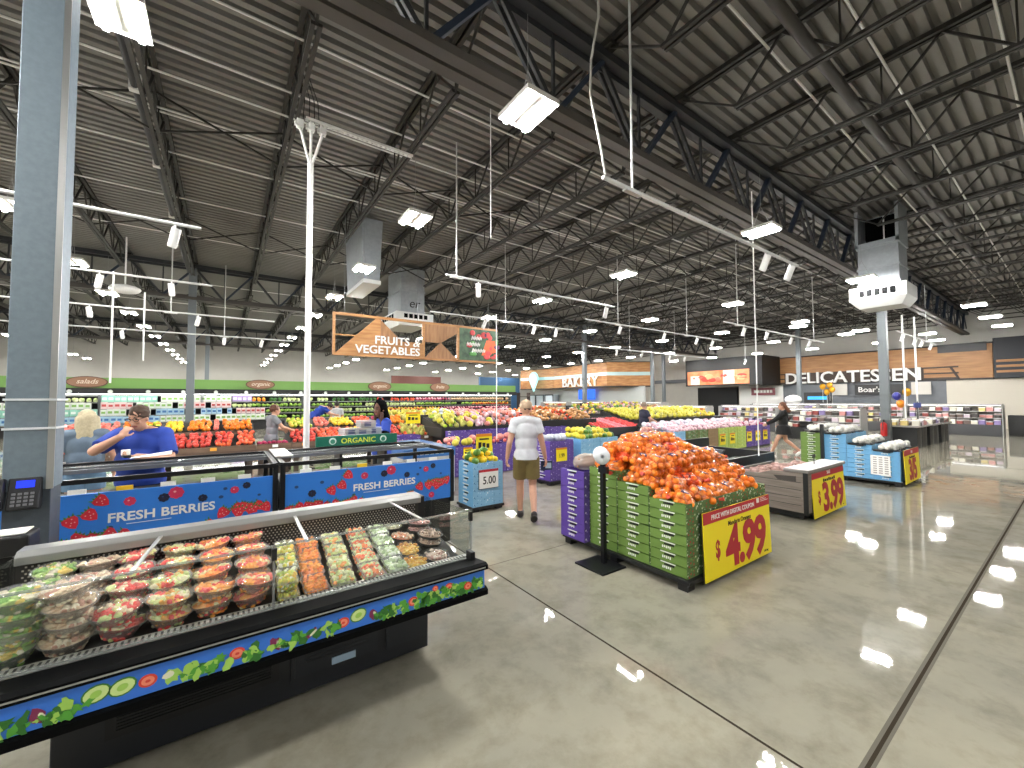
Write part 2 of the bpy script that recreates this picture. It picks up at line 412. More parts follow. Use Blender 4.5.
for k in range(-3, 6):
    for m in range(-5, 13):
        x = 2.68 + 5.61*k; y = 3.46 + 3.28*m
        if x > 36 or x < -24: continue
        if k >= 2 and m <= 0: continue
        if k >= 1 and -1 <= m < 0: continue
        if m < -1 and k not in (-2, 0, 2): continue
        if m < 0: lab = 'lit twin tube light behind the viewer, ' + ROWN[k]
        else: lab = 'lit twin tube light, %s of the %s' % (ORD[m], ROWN[k])
        LP.at((x, y, 4.98), 0, lab, 'hanging twin tube lights', .86)
for i, (x, y) in enumerate(((13.9, 3.35), (17.3, 3.3), (21.0, 2.1), (24.6, 2.05), (28., 2.), (24.4, 6.), (28.4, 4.4), (32., 4.6), (20.6, 7.2), (11.5, -1.5), (17, -2.), (23, -2.))):
    LP.at((x, y, 4.98), 0, 'lit twin tube light, %s of those hanging right of the big girder' % ORD[i], 'hanging twin tube lights', .9)
LP.at((-1.06, 6.1, 6.12), 0, 'lit twin tube light tight under the joist at upper left, by the column', 'hanging twin tube lights')

# track lighting: white pipes along X with spot heads
def track(x0, x1, y, z, spots, lab, drops):
    t = thing('track_light_rail', lab, 'track light rail', ((x0+x1)/2, y, z))
    h = (x1-x0)/2
    obj('rail', MB().cyl((-h, 0, 0), (h, 0, 0), .024, n=8), M('rail_grey_white', 'c9cbc9', .45), t)
    for d in drops:
        obj('drop_rod', MB().cyl((d, 0, 0), (d, 0, 6.9-z), .015, n=6).box(d-.14, d+.14, -.03, .03, -.04, -.02), M('rail_grey_white'), t)
    for i, s in enumerate(spots):
        a = R.choice((-.12, .1, .3, -.3))
        sp = obj('spot_head', MB().cyl((0, 0, -.01), (0, 0, -.07), .015, n=6).cyl((-.075*math.sin(a), -.03, -.07), (.1*math.sin(a), .05, -.3), .055, n=12).cyl((.1*math.sin(a), .05, -.301), (.11*math.sin(a), .055, -.31), .05, n=12), WHITEP, t, loc=(s, 0, 0))
    return t
track(-3.4, -.33, 7.1, 4.2, (-.75+.1, 1.25), 'white lighting rail left of centre, nearest to the column', (.1,))
track(-4.5, -.3, 11.2, 4.35, (.3, 1.4), 'white lighting rail second back behind the column', (-.6,))
track(-5., 1.2, 14.6, 4.25, (-1, 1.2), 'white lighting rail third back behind the column', (.6,))
track(-6., 2.2, 18.6, 4.2, (-1, 1.8, 3), 'white lighting rail fourth back behind the column', (1.8,))
track(3.43, 8.28, 7.05, 4.2, (-1.7, 2.1), 'white lighting rail in front of the wooden fruits sign', (-2.2, ))
track(3.31, 8.5, 2.95, 4.2, (1.3, 2.25), 'white lighting rail above the orange pallet', (-2.1,))
track(4.8, 10.5, 10.9, 4.35, (-1., 1., 2), 'white lighting rail passing over the wooden fruits sign', (-.2,))
track(9.2, 17.5, 9.0, 4.3, (-2.5, 0, 2.2, 3.4), 'white lighting rail above the yellow fruit tables', (-2.6, 1.5))
track(12.2, 20.3, 6.2, 4.1, (-2.8, -1.2, 0.8, 2.5), 'white lighting rail above the woman in black', (-3.2, 3.))
track(14, 24, 13.5, 4.3, (-3, -1, 1.5, 3), 'white lighting rail in front of the bakery sign', (-2, 2))
track(20.5, 27.5, 4.0, 4.3, (-2.6, -.6, .6, 2.4), 'white lighting rail beside the deli column', (1.6,))
track(26, 26.2, 12, 4.2, (0,), 'short white lighting rail in front of the deli board', (0,))

# white power drop with three prongs behind the berry cases
t = thing('power_pole', 'tall white power drop pole with three prongs behind the organic sign', 'power pole', (1.03, 7.0, 0))
obj('pole', MB().cyl((0, 0, .2), (0, 0, 5.55), .045, n=12).box(-.09, .09, -.09, .09, 0, .22), WHITEP, t)
for dx in (-.16, 0, .17): obj('prong', MB().tube([(0, 0, 5.5), (dx*.4, 0, 5.72), (dx, 0, 6.1)], .022), WHITEP, t)
for dx in (-.16, 0, .17): obj('junction_box', MB().box(dx-.05, dx+.05, -.05, .05, 6.08, 6.2).box(dx-.075, dx-.05, -.03, .03, 6.1, 6.17), WHITEP, t, bevel=.006)
for dx in (-.12, -.03, .05, .12): obj('cable', MB().tube([(dx, 0, 6.18), (dx*.8, .02, 6.6), (dx*.5-.1, .05, 7.0)], .006, 6), BLACK, t)
def rod(x, y, z0, z1, lab, r=.012, box=False):
    t = thing('hanging_rod', lab, 'hanging rod', (x, y, 0))
    obj('rod', MB().cyl((0, 0, z0), (0, 0, z1), r, n=8), WHITEP, t)
    if box: obj('foot_plate', MB().box(-.06, .06, -.06, .06, z0-.03, z0), WHITEP, t)
rod(7.85, 3.42, .75, 5.6, 'tall thin white pole rising from the grey bunker to the girder', .011)
rod(3.35, 5.3, 4.3, 6.4, 'thin white cable hanging left of the largest twin light', .008)
rod(15.0, 3.1, 5.0, 6.9, 'thin white rod in front of the deli air duct', .016)
rod(21.4, 4.0, .9, 5.0, 'left of two pale poles beside the deli column', .03)
rod(21.9, 3.75, .9, 4.95, 'right of two pale poles beside the deli column', .03)
rod(-2.2, 13, 2.2, 4.8, 'left of two pale rods behind the column', .02)
rod(-1.9, 15, 2.9, 4.8, 'right of two pale rods behind the column', .02)
rod(5.5, 8.45, 0, 3.9, 'slim pale pole beside the man in the cap', .012)
obj('loose_cable', MB().tube([(3.3, 2.96, 6.9), (3.28, 2.96, 6.0), (3.2, 3.0, 5.5), (3.18, 3.0, 5.1), (3.3, 2.98, 4.6), (3.36, 2.96, 4.25)], .014, 6), M('cable_pale', 'b5b3ad', .5), label='pale looped cable dropping to the lighting rail above the oranges', cat='cable')

# air ducts and diffusers
t = thing('air_duct', 'galvanised air duct with white diffuser box hanging before the deli sign', 'air duct', (15.0, 3.15, 0))
m = MB().box(-.45, .45, -.42, .43, 4.85, 6.02)
for z in (4.9, 5.35, 5.95): m.box(-.48, .48, -.45, .46, z, z+.05)
obj('duct', m, GALV, t)
m = MB().box(-.5, -.42, -.45, -.38, 6.0, 7.05).box(-.5, -.42, .4, .47, 6.0, 7.05).box(.4, .46, -.45, .46, 6.0, 7.05).box(-.45, .45, -.45, -.42, 6.0, 7.05).box(-.45, .45, .43, .46, 6.0, 7.05).box(-.5, -.42, -.45, .47, 6.0, 6.1)
obj('open_frame', m, GALV, t)
obj('dark_liner', MB().box(.34, .4, -.42, .43, 6.02, 7.0), M('grille_dark', '0e0f10', .9, spec=.1), t)
m = MB(); m.hexa([(-.4, -.45, 4.28), (.4, -.45, 4.28), (.4, .45, 4.28), (-.4, .45, 4.28)], [(-.6, -.58, 4.5), (.55, -.58, 4.5), (.55, .62, 4.5), (-.6, .62, 4.5)]); m.box(-.6, .55, -.58, .62, 4.5, 4.85)
obj('diffuser_box', m, M('diffuser_white', 'd6d8d6', .4), t, bevel=.01)
m = MB()
for i in range(5): m.box(-.612, -.59, -.36+i*.16, -.25+i*.16, 4.58, 4.76)
obj('air_grille', m, M('grille_dark'), t)
t = thing('air_duct', 'galvanised air duct with white diffuser behind the wooden fruits sign', 'air duct', (5.92, 15.85, 0))
m = MB().box(-.48, .48, -.75, .75, 5.15, 6.95)
for z in (5.2, 6.02): m.box(-.51, .51, -.78, .78, z, z+.05)
obj('duct', m, GALV, t)
m = MB(); m.hexa([(-.55, -.85, 4.66), (.55, -.85, 4.66), (.55, .85, 4.66), (-.55, .85, 4.66)], [(-.75, -1.02, 4.85), (.75, -1.02, 4.85), (.75, 1.02, 4.85), (-.75, 1.02, 4.85)]); m.box(-.75, .75, -1.02, 1.02, 4.85, 5.15)
obj('diffuser_box', m, M('diffuser_white'), t, bevel=.01)
m = MB()
for i in range(5): m.box(-.45+i*.2, -.31+i*.2, -1.035, -1.0, 4.92, 5.08); m.box(-.765, -.74, -.7+i*.28, -.5+i*.28, 4.92, 5.08)
obj('air_grille', m, M('grille_dark'), t)
obj('duct_mark', lettering(MB(), 'er', (.05, -.755, 5.4), .5, shear=.2), TEXTK, t)
t = thing('air_duct', 'narrow galvanised duct with white outlet hanging left of the fruits sign', 'air duct', (3.32, 12.5, 0))
obj('duct', MB().hexa([(-.22, -.92, 5.2), (.22, -.92, 5.2), (.22, .95, 5.2), (-.22, .95, 5.2)], [(-.3, -.92, 6.95), (.3, -.92, 6.95), (.3, .95, 6.95), (-.3, .95, 6.95)]), GALV, t)
obj('outlet', MB().box(-.25, .25, -.95, .98, 5.08, 5.2), M('diffuser_white'), t, bevel=.01)
t = thing('camera_dome', 'white camera dome housing hanging from the far girder', 'camera', (-2.4, 15.6, 4.95))
obj('housing', MB().ball((0, 0, 0), (.35, .28, .13)).cyl((0, 0, .1), (0, 0, 1.5), .02), WHITEP, t)

# ---------------------------------------------------------------- hanging department sign
WOODS = M_wood('sign_wood', '9a6a3e', 'b88a58', .5, 1.2, 1.2, 9)
WOODD = M_wood('sign_wood_slat', '8a6242', 'a57c55', .5, 9, 9, 1.2)
t = thing('department_sign', 'hanging wooden FRUITS & VEGETABLES sign with cut-out triangles', 'sign', (2.3, 11.62, 3.0), -.012)
L, Hh = 5.25, 1.17
m = MB()
for a in ((0, L, 0, .06), (0, L, Hh-.07, Hh)): m.box(a[0], a[1], -.04, .04, a[2], a[3])
for x in (0, 2.55, 3.72): m.box(x, x+.07, -.04, .04, 0, Hh)
m.box(0, .75, -.03, .03, .54, .585)
obj('frame', m, WOODS, t)
m = MB(); m.prism([(.07, .06), (2.55, .06), (2.55, .5), (1.9, .5), (1.25, 1.1), (1.15, 1.1)], -.03, .03)
obj('board', m, WOODS, t)
m = MB(); m.prism([(1.28, .5), (1.9, .5), (1.28, 1.08)], -.035, .02); obj('slatted_triangle', m, WOODD, t); m = MB()
m.prism([(2.62, Hh-.07), (3.72, Hh-.07), (3.72, .9), (3.15, .55), (2.62, .55)], -.03, .03); obj('slatted_triangle', m, WOODD, t); m = MB(); m.prism([(2.62, .06), (3.72, .06), (3.15, .56)], -.03, .03)
obj('slatted_triangle', m, WOODD, t)
obj('wire', MB().cyl((.3, 0, Hh), (.3, 0, 3.9), .007, n=6).cyl((2.4, 0, Hh), (2.4, 0, 3.9), .007, n=6).cyl((4.9, 0, Hh), (4.9, 0, 3.9), .007, n=6), GREYM, t)
m = MB(); lettering(m, 'FRUITS', (1.62, -.05, .385), .32, ext=.02, bold=.012, sx=1.04); lettering(m, '&', (2.33, -.05, .37), .35, ext=.02, bold=.004, shear=.3)
lettering(m, 'VEGETABLES', (1.52, -.05, .1), .32, ext=.02, bold=.012, sx=1.04)
obj('lettering', m, WHITE, t)
p = MB().box(3.79, L, -.05, -.02, .07, Hh-.07); po = obj('picture_panel', p, M('picture_green', '49664a', .5, noise=.6, nscale=5, col2='243a2a'), t, label='photo panel of carrots and greens with white script')
m = MB()
rr = random.Random(3)
for i in range(16):
    x = 4.0+rr.random()*1.2; z = .15+rr.random()*.85; m.ball((x, -.055, z), (.06+.1*rr.random(), .006, .05+.07*rr.random()), 8, 4, rr.choice((0, 1, 2, 2)))
for i in range(7):
    m.prism([(4.6+i*.08, .25+.02*i), (4.68+i*.08, .24+.02*i), (4.85+i*.06, .75), (4.8+i*.06, .77)], -.058, -.052, mi=3)
obj('picture_print', m, [M('leaf_print', '57924d', .5), M('grape_print', '4b2c50', .5), M('radish_print', 'c64a4a', .5), M('carrot_print', 'e2643a', .5)], po)
m = MB(); rr = random.Random(5)
for row, (xa, xb, z) in enumerate(((4.22, 4.66, .74), (4.05, 4.62, .53), (4.25, 4.75, .33))):
    n = int((xb-xa)/.1)
    for i in range(n):
        x = xa+i*.1; m.tube([(x, -.062, z), (x+.03, -.062, z+.12), (x+.06, -.062, z+.02), (x+.085, -.062, z+.1)], .013, 6)
obj('script_print', m, WHITE, po)
# ================================================================== SALAD CASE
SX0, SX1 = -.86, 1.33
SB = M('strip_blue', '2f6fd0', .4)
t = thing('refrigerated_salad_case', 'long open black refrigerated case of salad and fruit bowls with vegetable banner', 'refrigerated case', (0, 0, 0))
salad_case = t
b = MB().box(-.62, 1.2, 2.74, 3.2, .04, .6)
bo = obj('base', b, M('case_black_navy', '14181f', .4), t, bevel=.008)
m = MB()
m.box(-.44, .28, 2.728, 2.742, .17, .55)
for i in range(22): m.box(-.4, .24, 2.722, 2.73, .2+i*.015, .206+i*.015)
obj('louvre_panel', m, M('case_louvre', '0b0d10', .5), bo)
m = MB().box(.34, .86, 2.726, 2.742, .13, .57).box(.36, .84, 2.722, 2.728, .15, .55, 1)
for i in range(12): m.box(.42, .78, 2.719, 2.723, .22+i*.022, .228+i*.022)
obj('service_panel', m, [M('case_black_navy'), M('case_panel', '1a1f27', .45)], bo)
m = MB().box(.9, 1.19, 2.728, 2.742, .13, .57)
obj('side_panel', m, M('case_panel'), bo)
obj('sticker', MB().box(1.07, 1.17, 2.722, 2.728, .5, .545), PAPER, bo, label='white data sticker')
obj('sticker', MB().box(.56, .7, 2.714, 2.722, .16, .2), M('sticker_blue', 'a9c4dc', .5), bo, label='pale blue sticker on the lower panel')
obj('switch_box', MB().box(.97, 1.02, 2.722, 2.73, .48, .53), BLACK, bo)
for x in (-.5, .3, 1.06):
    obj('caster', MB().cyl((x-.015, 2.82, .045), (x+.015, 2.82, .045), .045, n=14).box(x-.03, x+.03, 2.79, 2.85, .06, .105), BLACKM, t)
for x in (-.5, .3, 1.06):
    obj('caster', MB().cyl((x-.015, 3.12, .045), (x+.015, 3.12, .045), .045, n=14).box(x-.03, x+.03, 3.09, 3.15, .06, .105), BLACKM, t)
# tub underside and deck
m = MB()
m.prism([(2.24, .585), (2.74, .56), (3.2, .56), (3.2, .8), (3.12, .8), (2.42, .69), (2.24, .7)], SX0, SX1, 'x')
obj('tub', m, BLACK, t)
m = MB(); m.prism([(2.42, .695), (3.12, .805), (3.12, .812), (2.42, .702)], SX0+.03, SX1-.03, 'x')
obj('display_deck', m, M('deck_dark_steel', '33312f', .35, .5), t)
m = MB()
m.prism([(2.175, .728), (2.2, .722), (2.36, .722), (2.36, .745), (2.2, .765), (2.175, .755)], SX0-.02, SX1+.02, 'x')
m.prism([(2.175, .575), (2.3, .57), (2.3, .615), (2.2, .618), (2.175, .605)], SX0-.02, SX1+.02, 'x')
obj('bumper', m, M('bumper_black', '060708', .6, spec=.06), t)
m = MB().box(SX0, SX1, 2.172, 2.178, .74, .746)
obj('bumper_trim', m, SILV, t)
m = MB().box(SX0, SX1, 2.36, 2.425, .735, .75)
for i in range(100):
    x = SX0+.02+i*(SX1-SX0-.04)/100; m.box(x, x+.009, 2.372, 2.413, .75, .7515, 1)
obj('air_grille', m, [M('grille_silver', 'bdbab3', .4, .2), M('grille_slot', '3a3834', .6)], t)
# printed vegetable banner
bn = obj('banner', MB().box(SX0, SX1, 2.188, 2.2, .617, .724), SB, t, label='blue banner printed with cut vegetables')
def blob(m, cx, cz, rx, rz, y, mi, n=14, jag=0., rot=0., rr=R, th=.0015):
    pts = []
    for i in range(n):
        a = 2*PI*i/n; q = 1 + (jag*(rr.random()-.5)*2 if jag else 0)
        u, v = rx*q*math.cos(a), rz*q*math.sin(a)
        pts.append((cx+u*math.cos(rot)-v*math.sin(rot), cz+u*math.sin(rot)+v*math.cos(rot)))
    m.prism(pts, y-th, y, 'y', mi)
VP = [M('cucumber_rim', '3f7d2c', .5), M('cucumber_flesh', 'c5dc8f', .5), M('tomato_print', 'd5402f', .5), M('tomato_flesh', 'ec8a6a', .5), M('lettuce_print', '4f9a33', .5), M('lettuce_dark', '2c6a24', .5),
      M('onion_purple', '7d2850', .5), M('cauliflower_print', 'e4e3c4', .5), M('lettuce_pale', '9cc858', .5)]
rb = random.Random(4)
def cucumber(m, x, z, r, y): blob(m, x, z, r, r*.78, y, 0, rot=.3); blob(m, x, z, r*.86, r*.64, y-.0015, 1, rot=.3); blob(m, x, z, r*.4, r*.3, y-.003, 8, rot=.3)
def tomato(m, x, z, r, y): blob(m, x, z, r, r*.85, y, 2); blob(m, x, z, r*.7, r*.58, y-.0015, 3); blob(m, x, z, r*.3, r*.2, y-.003, 2, 6)
def lettuce(m, x, z, r, y, seed=0):
    q = random.Random(seed)
    for i in range(11):
        a = q.random()*2*PI; d = r*(.3+.7*q.random())
        blob(m, x+1.3*d*math.cos(a), max(.632, min(.71, z+.55*d*math.sin(a))), r*(.25+.3*q.random()), r*(.18+.18*q.random()), y-.0004*i, q.choice((4, 5, 8, 4, 5)), 11, .5, q.random()*3, q)
m = MB(); y = 2.1879
items = []
x = SX0+.05
seq = 'L C T L P L C C T V L L T L P L O L T C P L L T L L T L L'.split()
step = (SX1-SX0-.06)/len(seq)
rq = random.Random(9)
for i, s in enumerate(seq):
    x = SX0+.04+i*step; z = .655+.04*rq.random()
    if s == 'L': lettuce(m, x, .65, .05, y, i)
    elif s == 'C': cucumber(m, x, .67+.012*rq.random(), .042, y)
    elif s == 'T': tomato(m, x, .655+.03*rq.random(), .029, y)
    elif s == 'P': blob(m, x, .66, .02, .03, y, 6, 12, .2, .4); blob(m, x+.012, .655, .008, .02, y-.002, 7, 8, .1, .4); lettuce(m, x+.03, .645, .026, y, i+50)
    elif s == 'O': blob(m, x, .66, .035, .012, y, 6, 10, .2, .7); blob(m, x+.01, .66, .02, .006, y-.002, 7, 8, .1, .7)
    else: blob(m, x, .66, .03, .028, y, 8, 13, .3); blob(m, x-.01, .668, .018, .014, y-.0015, 7, 9, .3)
for i in range(8): lettuce(m, SX1-.05-i*.05, .655+.012*(i % 2), .046, y, i+80)
tomato(m, SX1-.12, .66, .026, y-.006); tomato(m, SX1-.33, .7, .018, y-.004)
obj('vegetable_print', m, VP, bn)
# back wall of the case: dotted return grille and pale cap
m = MB().box(SX0, SX1, 3.12, 3.2, .78, 1.0)
obj('back_panel', m, BLACK, t)
m = MB().box(SX0+.02, 1.27, 3.1, 3.12, .815, .96)
for r_ in range(8):
    for i in range(96):
        x = SX0+.04+i*.0215+(r_ % 2)*.0107; z = .827+r_*.0165
        m.box(x, x+.0075, 3.0985, 3.1, z, z+.0075, 1)
obj('return_grille', m, [M('grille_board', '2a2826', .5), M('grille_dot', 'b7b2a6', .4)], t)
m = MB(); m.prism([(3.07, .965), (3.1, .965), (3.2, 1.0), (3.2, 1.03), (3.1, 1.03), (3.07, 1.005)], SX0+.02, 1.28, 'x')
obj('back_cap', m, M('cap_light_grey', '8b8c8a', .35, .3), t, bevel=.004)
# panes
GY0 = 2.35
for a, c in ((SX0+.02, .205), (.215, SX1)):
    obj('front_pane', MB().box(a, c, GY0, GY0+.006, .75, 1.055), GLASS, t)
m = MB().prism([(2.36, .75), (3.1, .82), (3.1, 1.0), (2.36, 1.05)], SX1-.008, SX1-.002, 'x'); obj('end_pane', m, GLASS, t)
m = MB().prism([(2.36, .75), (3.1, .82), (3.1, 1.0), (2.36, 1.05)], SX0+.01, SX0+.016, 'x'); obj('end_pane', m, GLASS, t)
m = MB()
m.box(SX0+.02, SX1, GY0-.002, GY0+.008, 1.05, 1.06); m.box(SX0+.02, SX1, GY0-.004, GY0+.012, .748, .762)
m.box(SX1-.01, SX1, GY0-.002, GY0+.008, .75, 1.06); m.box(.205, .215, GY0-.002, GY0+.008, .75, 1.06)
obj('pane_edge', m, M_clear('pane_edge_clear', 'eef2f0', .3, .1, .22, 'd4d6d4'), t)
for x in (-.32, .36, 1.0):
    obj('pane_strut', MB().bar((x, GY0+.01, 1.045), (x+.03, 3.08, 1.005), .018, .006), SILV, t)
for x in (.21, SX1-.006):
    obj('pane_clip', MB().box(x-.012, x+.012, GY0-.008, GY0+.014, .985, 1.045), BLACK, t, bevel=.003)
obj('corner_post', MB().box(SX1-.03, SX1, 2.3, 2.37, .745, .8), BLACK, t, bevel=.004)

# food bowls and tubs -------------------------------------------------
def dz(y): return .704+(y-2.42)*.157
FOODS = {}
LIDP = M_clear('lid_plastic', 'fefefe', .12, .1, .05, 'f6f6f2')
def food_mats(cols): return [M('food_'+c, c, .45) for c in cols]
def bowl_meshes(key, cols, seed):
    """clear flared bowl, chunks of food showing through and a domed lid"""
    if key in FOODS: return FOODS[key]
    q = random.Random(seed); r = .086; h = .062
    b = MB().lathe([(.04, 0), (.046, .002), (.06, .02), (.074, .045), (.085, .062), (.09, .063), (.09, .066), (.084, .065), (.072, .045), (.058, .02), (.046, .006)], 22)
    bm_ = b.mesh('bowl', CLEARP)
    f = MB(); f.lathe([(0, .004), (.045, .006), (.057, .022), (.07, .045), (.079, .058), (.05, .066), (0, .068)], 18, mi=0)
    for i in range(60):
        a = q.random()*2*PI; d = .072*math.sqrt(q.random()); w = .011+.009*q.random()
        rot = Matrix.Rotation(q.random()*3, 3, Vector((q.random()-.5, q.random()-.5, q.random()-.5)).normalized())
        sec = int(a/(2*PI)*len(cols)*1.999) % len(cols) if q.random() < .82 else q.randrange(len(cols))
        f.ball((d*math.cos(a), d*math.sin(a), .063+.004*q.random()), (w, w*.75, w*.55), 6, 4, sec, rot)
    for i in range(44):
        a = q.random()*2*PI; z = .008+.05*q.random(); d = .046+(z/.06)*.02
        f.ball((d*math.cos(a), d*math.sin(a), z), (.012, .012, .009), 6, 4, q.randrange(len(cols)))
    fm_ = f.mesh('food', food_mats(cols))
    l = MB().lathe([(.091, .066), (.091, .07), (.084, .073), (.076, .08), (.0, .082)], 22)
    lm_ = l.mesh('lid', LIDP)
    FOODS[key] = (bm_, fm_, lm_); return FOODS[key]
def tub_meshes(key, cols, seed, w=.058, d=.078, h=.05):
    if key in FOODS: return FOODS[key]
    q = random.Random(seed)
    b = MB()
    a, c, e, g = w*.86, d*.86, w, d
    lo = [(-a, -c, 0), (a, -c, 0), (a, c, 0), (-a, c, 0)]; hi = [(-e, -g, h), (e, -g, h), (e, g, h), (-e, g, h)]
    b.add(lo+hi, [(3, 2, 1, 0), (0, 1, 5, 4), (1, 2, 6, 5), (2, 3, 7, 6), (3, 0, 4, 7)])
    for x0, x1, y0, y1 in ((-e-.004, e+.004, -g-.004, -g+.002), (-e-.004, e+.004, g-.002, g+.004), (-e-.004, -e+.002, -g, g), (e-.002, e+.004, -g, g)): b.box(x0, x1, y0, y1, h-.002, h+.004)
    bm_ = b.mesh('tub', CLEARP)
    f = MB(); s = .93
    f.hexa([(-a*s, -c*s, .003), (a*s, -c*s, .003), (a*s, c*s, .003), (-a*s, c*s, .003)], [(-e*s, -g*s, h-.004), (e*s, -g*s, h-.004), (e*s, g*s, h-.004), (-e*s, g*s, h-.004)])
    for i in range(64):
        x = (q.random()*2-1)*e*.86; y = (q.random()*2-1)*g*.86; r = .009+.01*q.random()
        rot = Matrix.Rotation(q.random()*3, 3, Vector((q.random()-.5, q.random()-.5, q.random()-.5)).normalized())
        mi = (int((y/g+1)*len(cols)/2*.999) if q.random() < .5 else q.randrange(len(cols)))
        f.ball((x, y, h-.001+.006*q.random()), (r, r*.8, r*.6), 6, 4, mi, rot)
    for i in range(50):
        sd = q.choice((0, 1, 2, 3)); z = .006+q.random()*(h-.012); k = (.86+.14*z/h)*.95
        x, y = ((q.random()*2-1)*w*k, (-1 if sd == 0 else 1)*d*k) if sd < 2 else ((-1 if sd == 2 else 1)*w*k, (q.random()*2-1)*d*k)
        f.ball((x, y, z), (.009, .009, .008), 6, 4, q.randrange(len(cols)))
    fm_ = f.mesh('food', food_mats(cols))
    l = MB().hexa([(-e-.004, -g-.004, h+.004), (e+.004, -g-.004, h+.004), (e+.004, g+.004, h+.004), (-e-.004, g+.004, h+.004)], [(-e*.85, -g*.88, h+.017), (e*.85, -g*.88, h+.017), (e*.85, g*.88, h+.017), (-e*.85, g*.88, h+.017)])
    lm_ = l.mesh('lid', LIDP)
    FOODS[key] = (bm_, fm_, lm_); return FOODS[key]
def tray_meshes(key, cols, seed):
    if key in FOODS: return FOODS[key]
    q = random.Random(seed)
    bm_ = MB().lathe([(0, 0), (.07, 0), (.088, .018), (.092, .02), (.092, .024), (.086, .022)], 8).mesh('tray', BLACK)
    f = MB(); f.lathe([(.075, .012), (.07, .024), (0, .03)], 8)
    for i in range(60):
        a = q.random()*2*PI; d = .074*math.sqrt(q.random()); r = .009+.008*q.random()
        f.ball((d*math.cos(a), d*math.sin(a), .03+.006*q.random()-.1*d*d), (r, r*.8, r*.6), 6, 4, q.randrange(len(cols)))
    fm_ = f.mesh('food', food_mats(cols))
    lm_ = MB().lathe([(.092, .024), (.09, .03), (.08, .046), (0, .05)], 8).mesh('lid', LIDP)
    FOODS[key] = (bm_, fm_, lm_); return FOODS[key]
def food_thing(name, ms, base, lab, cat, loc, rz, group, tilt=(0, 0)):
    t = thing(name, lab, cat, loc, rz, group); t.rotation_euler = (tilt[0], tilt[1], rz)
    obj(base, ms[0], None, t); obj('food', ms[1], None, t); obj('lid', ms[2], None, t); return t
BOWLS = [  # x, rows of (y, food, how many)
    (-.68, 'garden salad', ('7fb04e', 'a8c46a', 'f2ead0', 'e8c860'), (4, 3, 2, 2)),
    (-.53, 'beige noodle salad', ('e6cfae', 'd8b898', 'f0e2c8', 'cf9a84'), (4, 3, 2, 2)),
    (-.37, 'strawberry and melon', ('ee4038', 'f0605a', 'dfe69a', 'f4dcb8'), (2, 3, 2, 2)),
    (-.205, 'melon and berries', ('dfe89a', 'f4b04e', 'ee4a40', 'f4ecc0'), (2, 2, 3, 2)),
    (-.035, 'cantaloupe mix', ('ffae4a', 'ff9236', 'ee504a', 'f4e4a4'), (2, 2, 2, 2)),
    (.135, 'orange fruit salad', ('ffa844', 'f48058', 'f0e4a8', 'f06058'), (2, 2, 2, 2)),
]
YR = (2.52, 2.69, 2.86, 3.02); ROW = ('front', 'second', 'third', 'back')
for ci, (x, nm, cols, ns) in enumerate(BOWLS):
    for ri, n in enumerate(ns):
        vr = (ci*3+ri) % 2
        ms = bowl_meshes((nm, vr), cols if vr == 0 else cols[1:]+cols[:1], ci*7+vr)
        n_ = min(n, 2 if ri else 4)
        for k in range(n_):
            pos = ('only bowl' if n_ == 1 else ('lowest bowl' if k == 0 else ('top bowl' if k == n_-1 else ('second bowl up', 'third bowl up')[k-1])))
            food_thing('salad_bowl', ms, 'bowl', 'clear bowl of %s, %s column from the left, %s row, %s' % (nm, ORD[ci], ROW[ri], pos), 'food bowl',
                       (x+R.uniform(-.006, .006), YR[ri]+R.uniform(-.006, .006)-.004*k, dz(YR[ri])+.006+k*.07), R.random()*6, 'clear salad bowls', (.12, 0))
TUBS = [
    (.285, 'kiwi and mango', ('dcd858', 'f8c84a', 'b8cc5c', 'f0f0d4'), .046),
    (.415, 'orange cantaloupe cubes', ('ff9a2a', 'ffac44', 'fa8424'), .058),
    (.565, 'green melon and orange', ('dce69c', 'f0f0c0', 'ccd888', 'f8a45a'), .058),
    (.725, 'melon, carrot and celery', ('fa8a48', 'eaeeb4', 'f46c40', 'd0dea0'), .058),
    (.87, 'green grape and honeydew', ('c0d4a0', 'dce8c4', 'a8c08c', 'eef2e0'), .058),
]
YT = (2.5, 2.66, 2.82, 2.98)
for ci, (x, nm, cols, w) in enumerate(TUBS):
    for ri, y in enumerate(YT):
        ms = tub_meshes((nm, ri % 2), cols if ri % 2 == 0 else cols[::-1], 40+ci*2+ri % 2, w)
        for k in range(2 if ci == 0 and ri < 3 else 1):
            food_thing('fruit_tub', ms, 'tub', 'clear tub of %s, %s row%s' % (nm, ROW[ri], '' if ci else (', upper of two' if k else ', lower')), 'food tub',
                       (x+R.uniform(-.004, .004)+.012*ri, y, dz(y)+.006+k*.07), R.uniform(-.05, .05), 'clear fruit tubs', (.14, 0))
TRAYS = [(1.0, 2.5, 'yellow pineapple', ('eab236', 'e3982a', 'f0cc6a')), (1.02, 2.68, 'yellow pineapple', ('eab236', 'e3982a', 'f0cc6a')), (1.16, 2.52, 'pale pink snack mix', ('cbb0a0', 'b98d80', 'ddc9b8')), (1.2, 2.72, 'brown nut mix', ('a88a70', 'c8a890', '8a6a58')),
         (1.05, 2.86, 'orange dip platter', ('e0865a', 'd8a080', 'e4c8a8')), (1.2, 2.92, 'pink snack platter', ('d69a94', 'c88880', 'e6cfc2')), (1.02, 3.03, 'white cauliflower', ('dcd8b8', 'c8c69c', 'eae6cc')), (1.19, 3.05, 'grey brown mix', ('a59488', 'c4b2a4', '8e7c70'))]
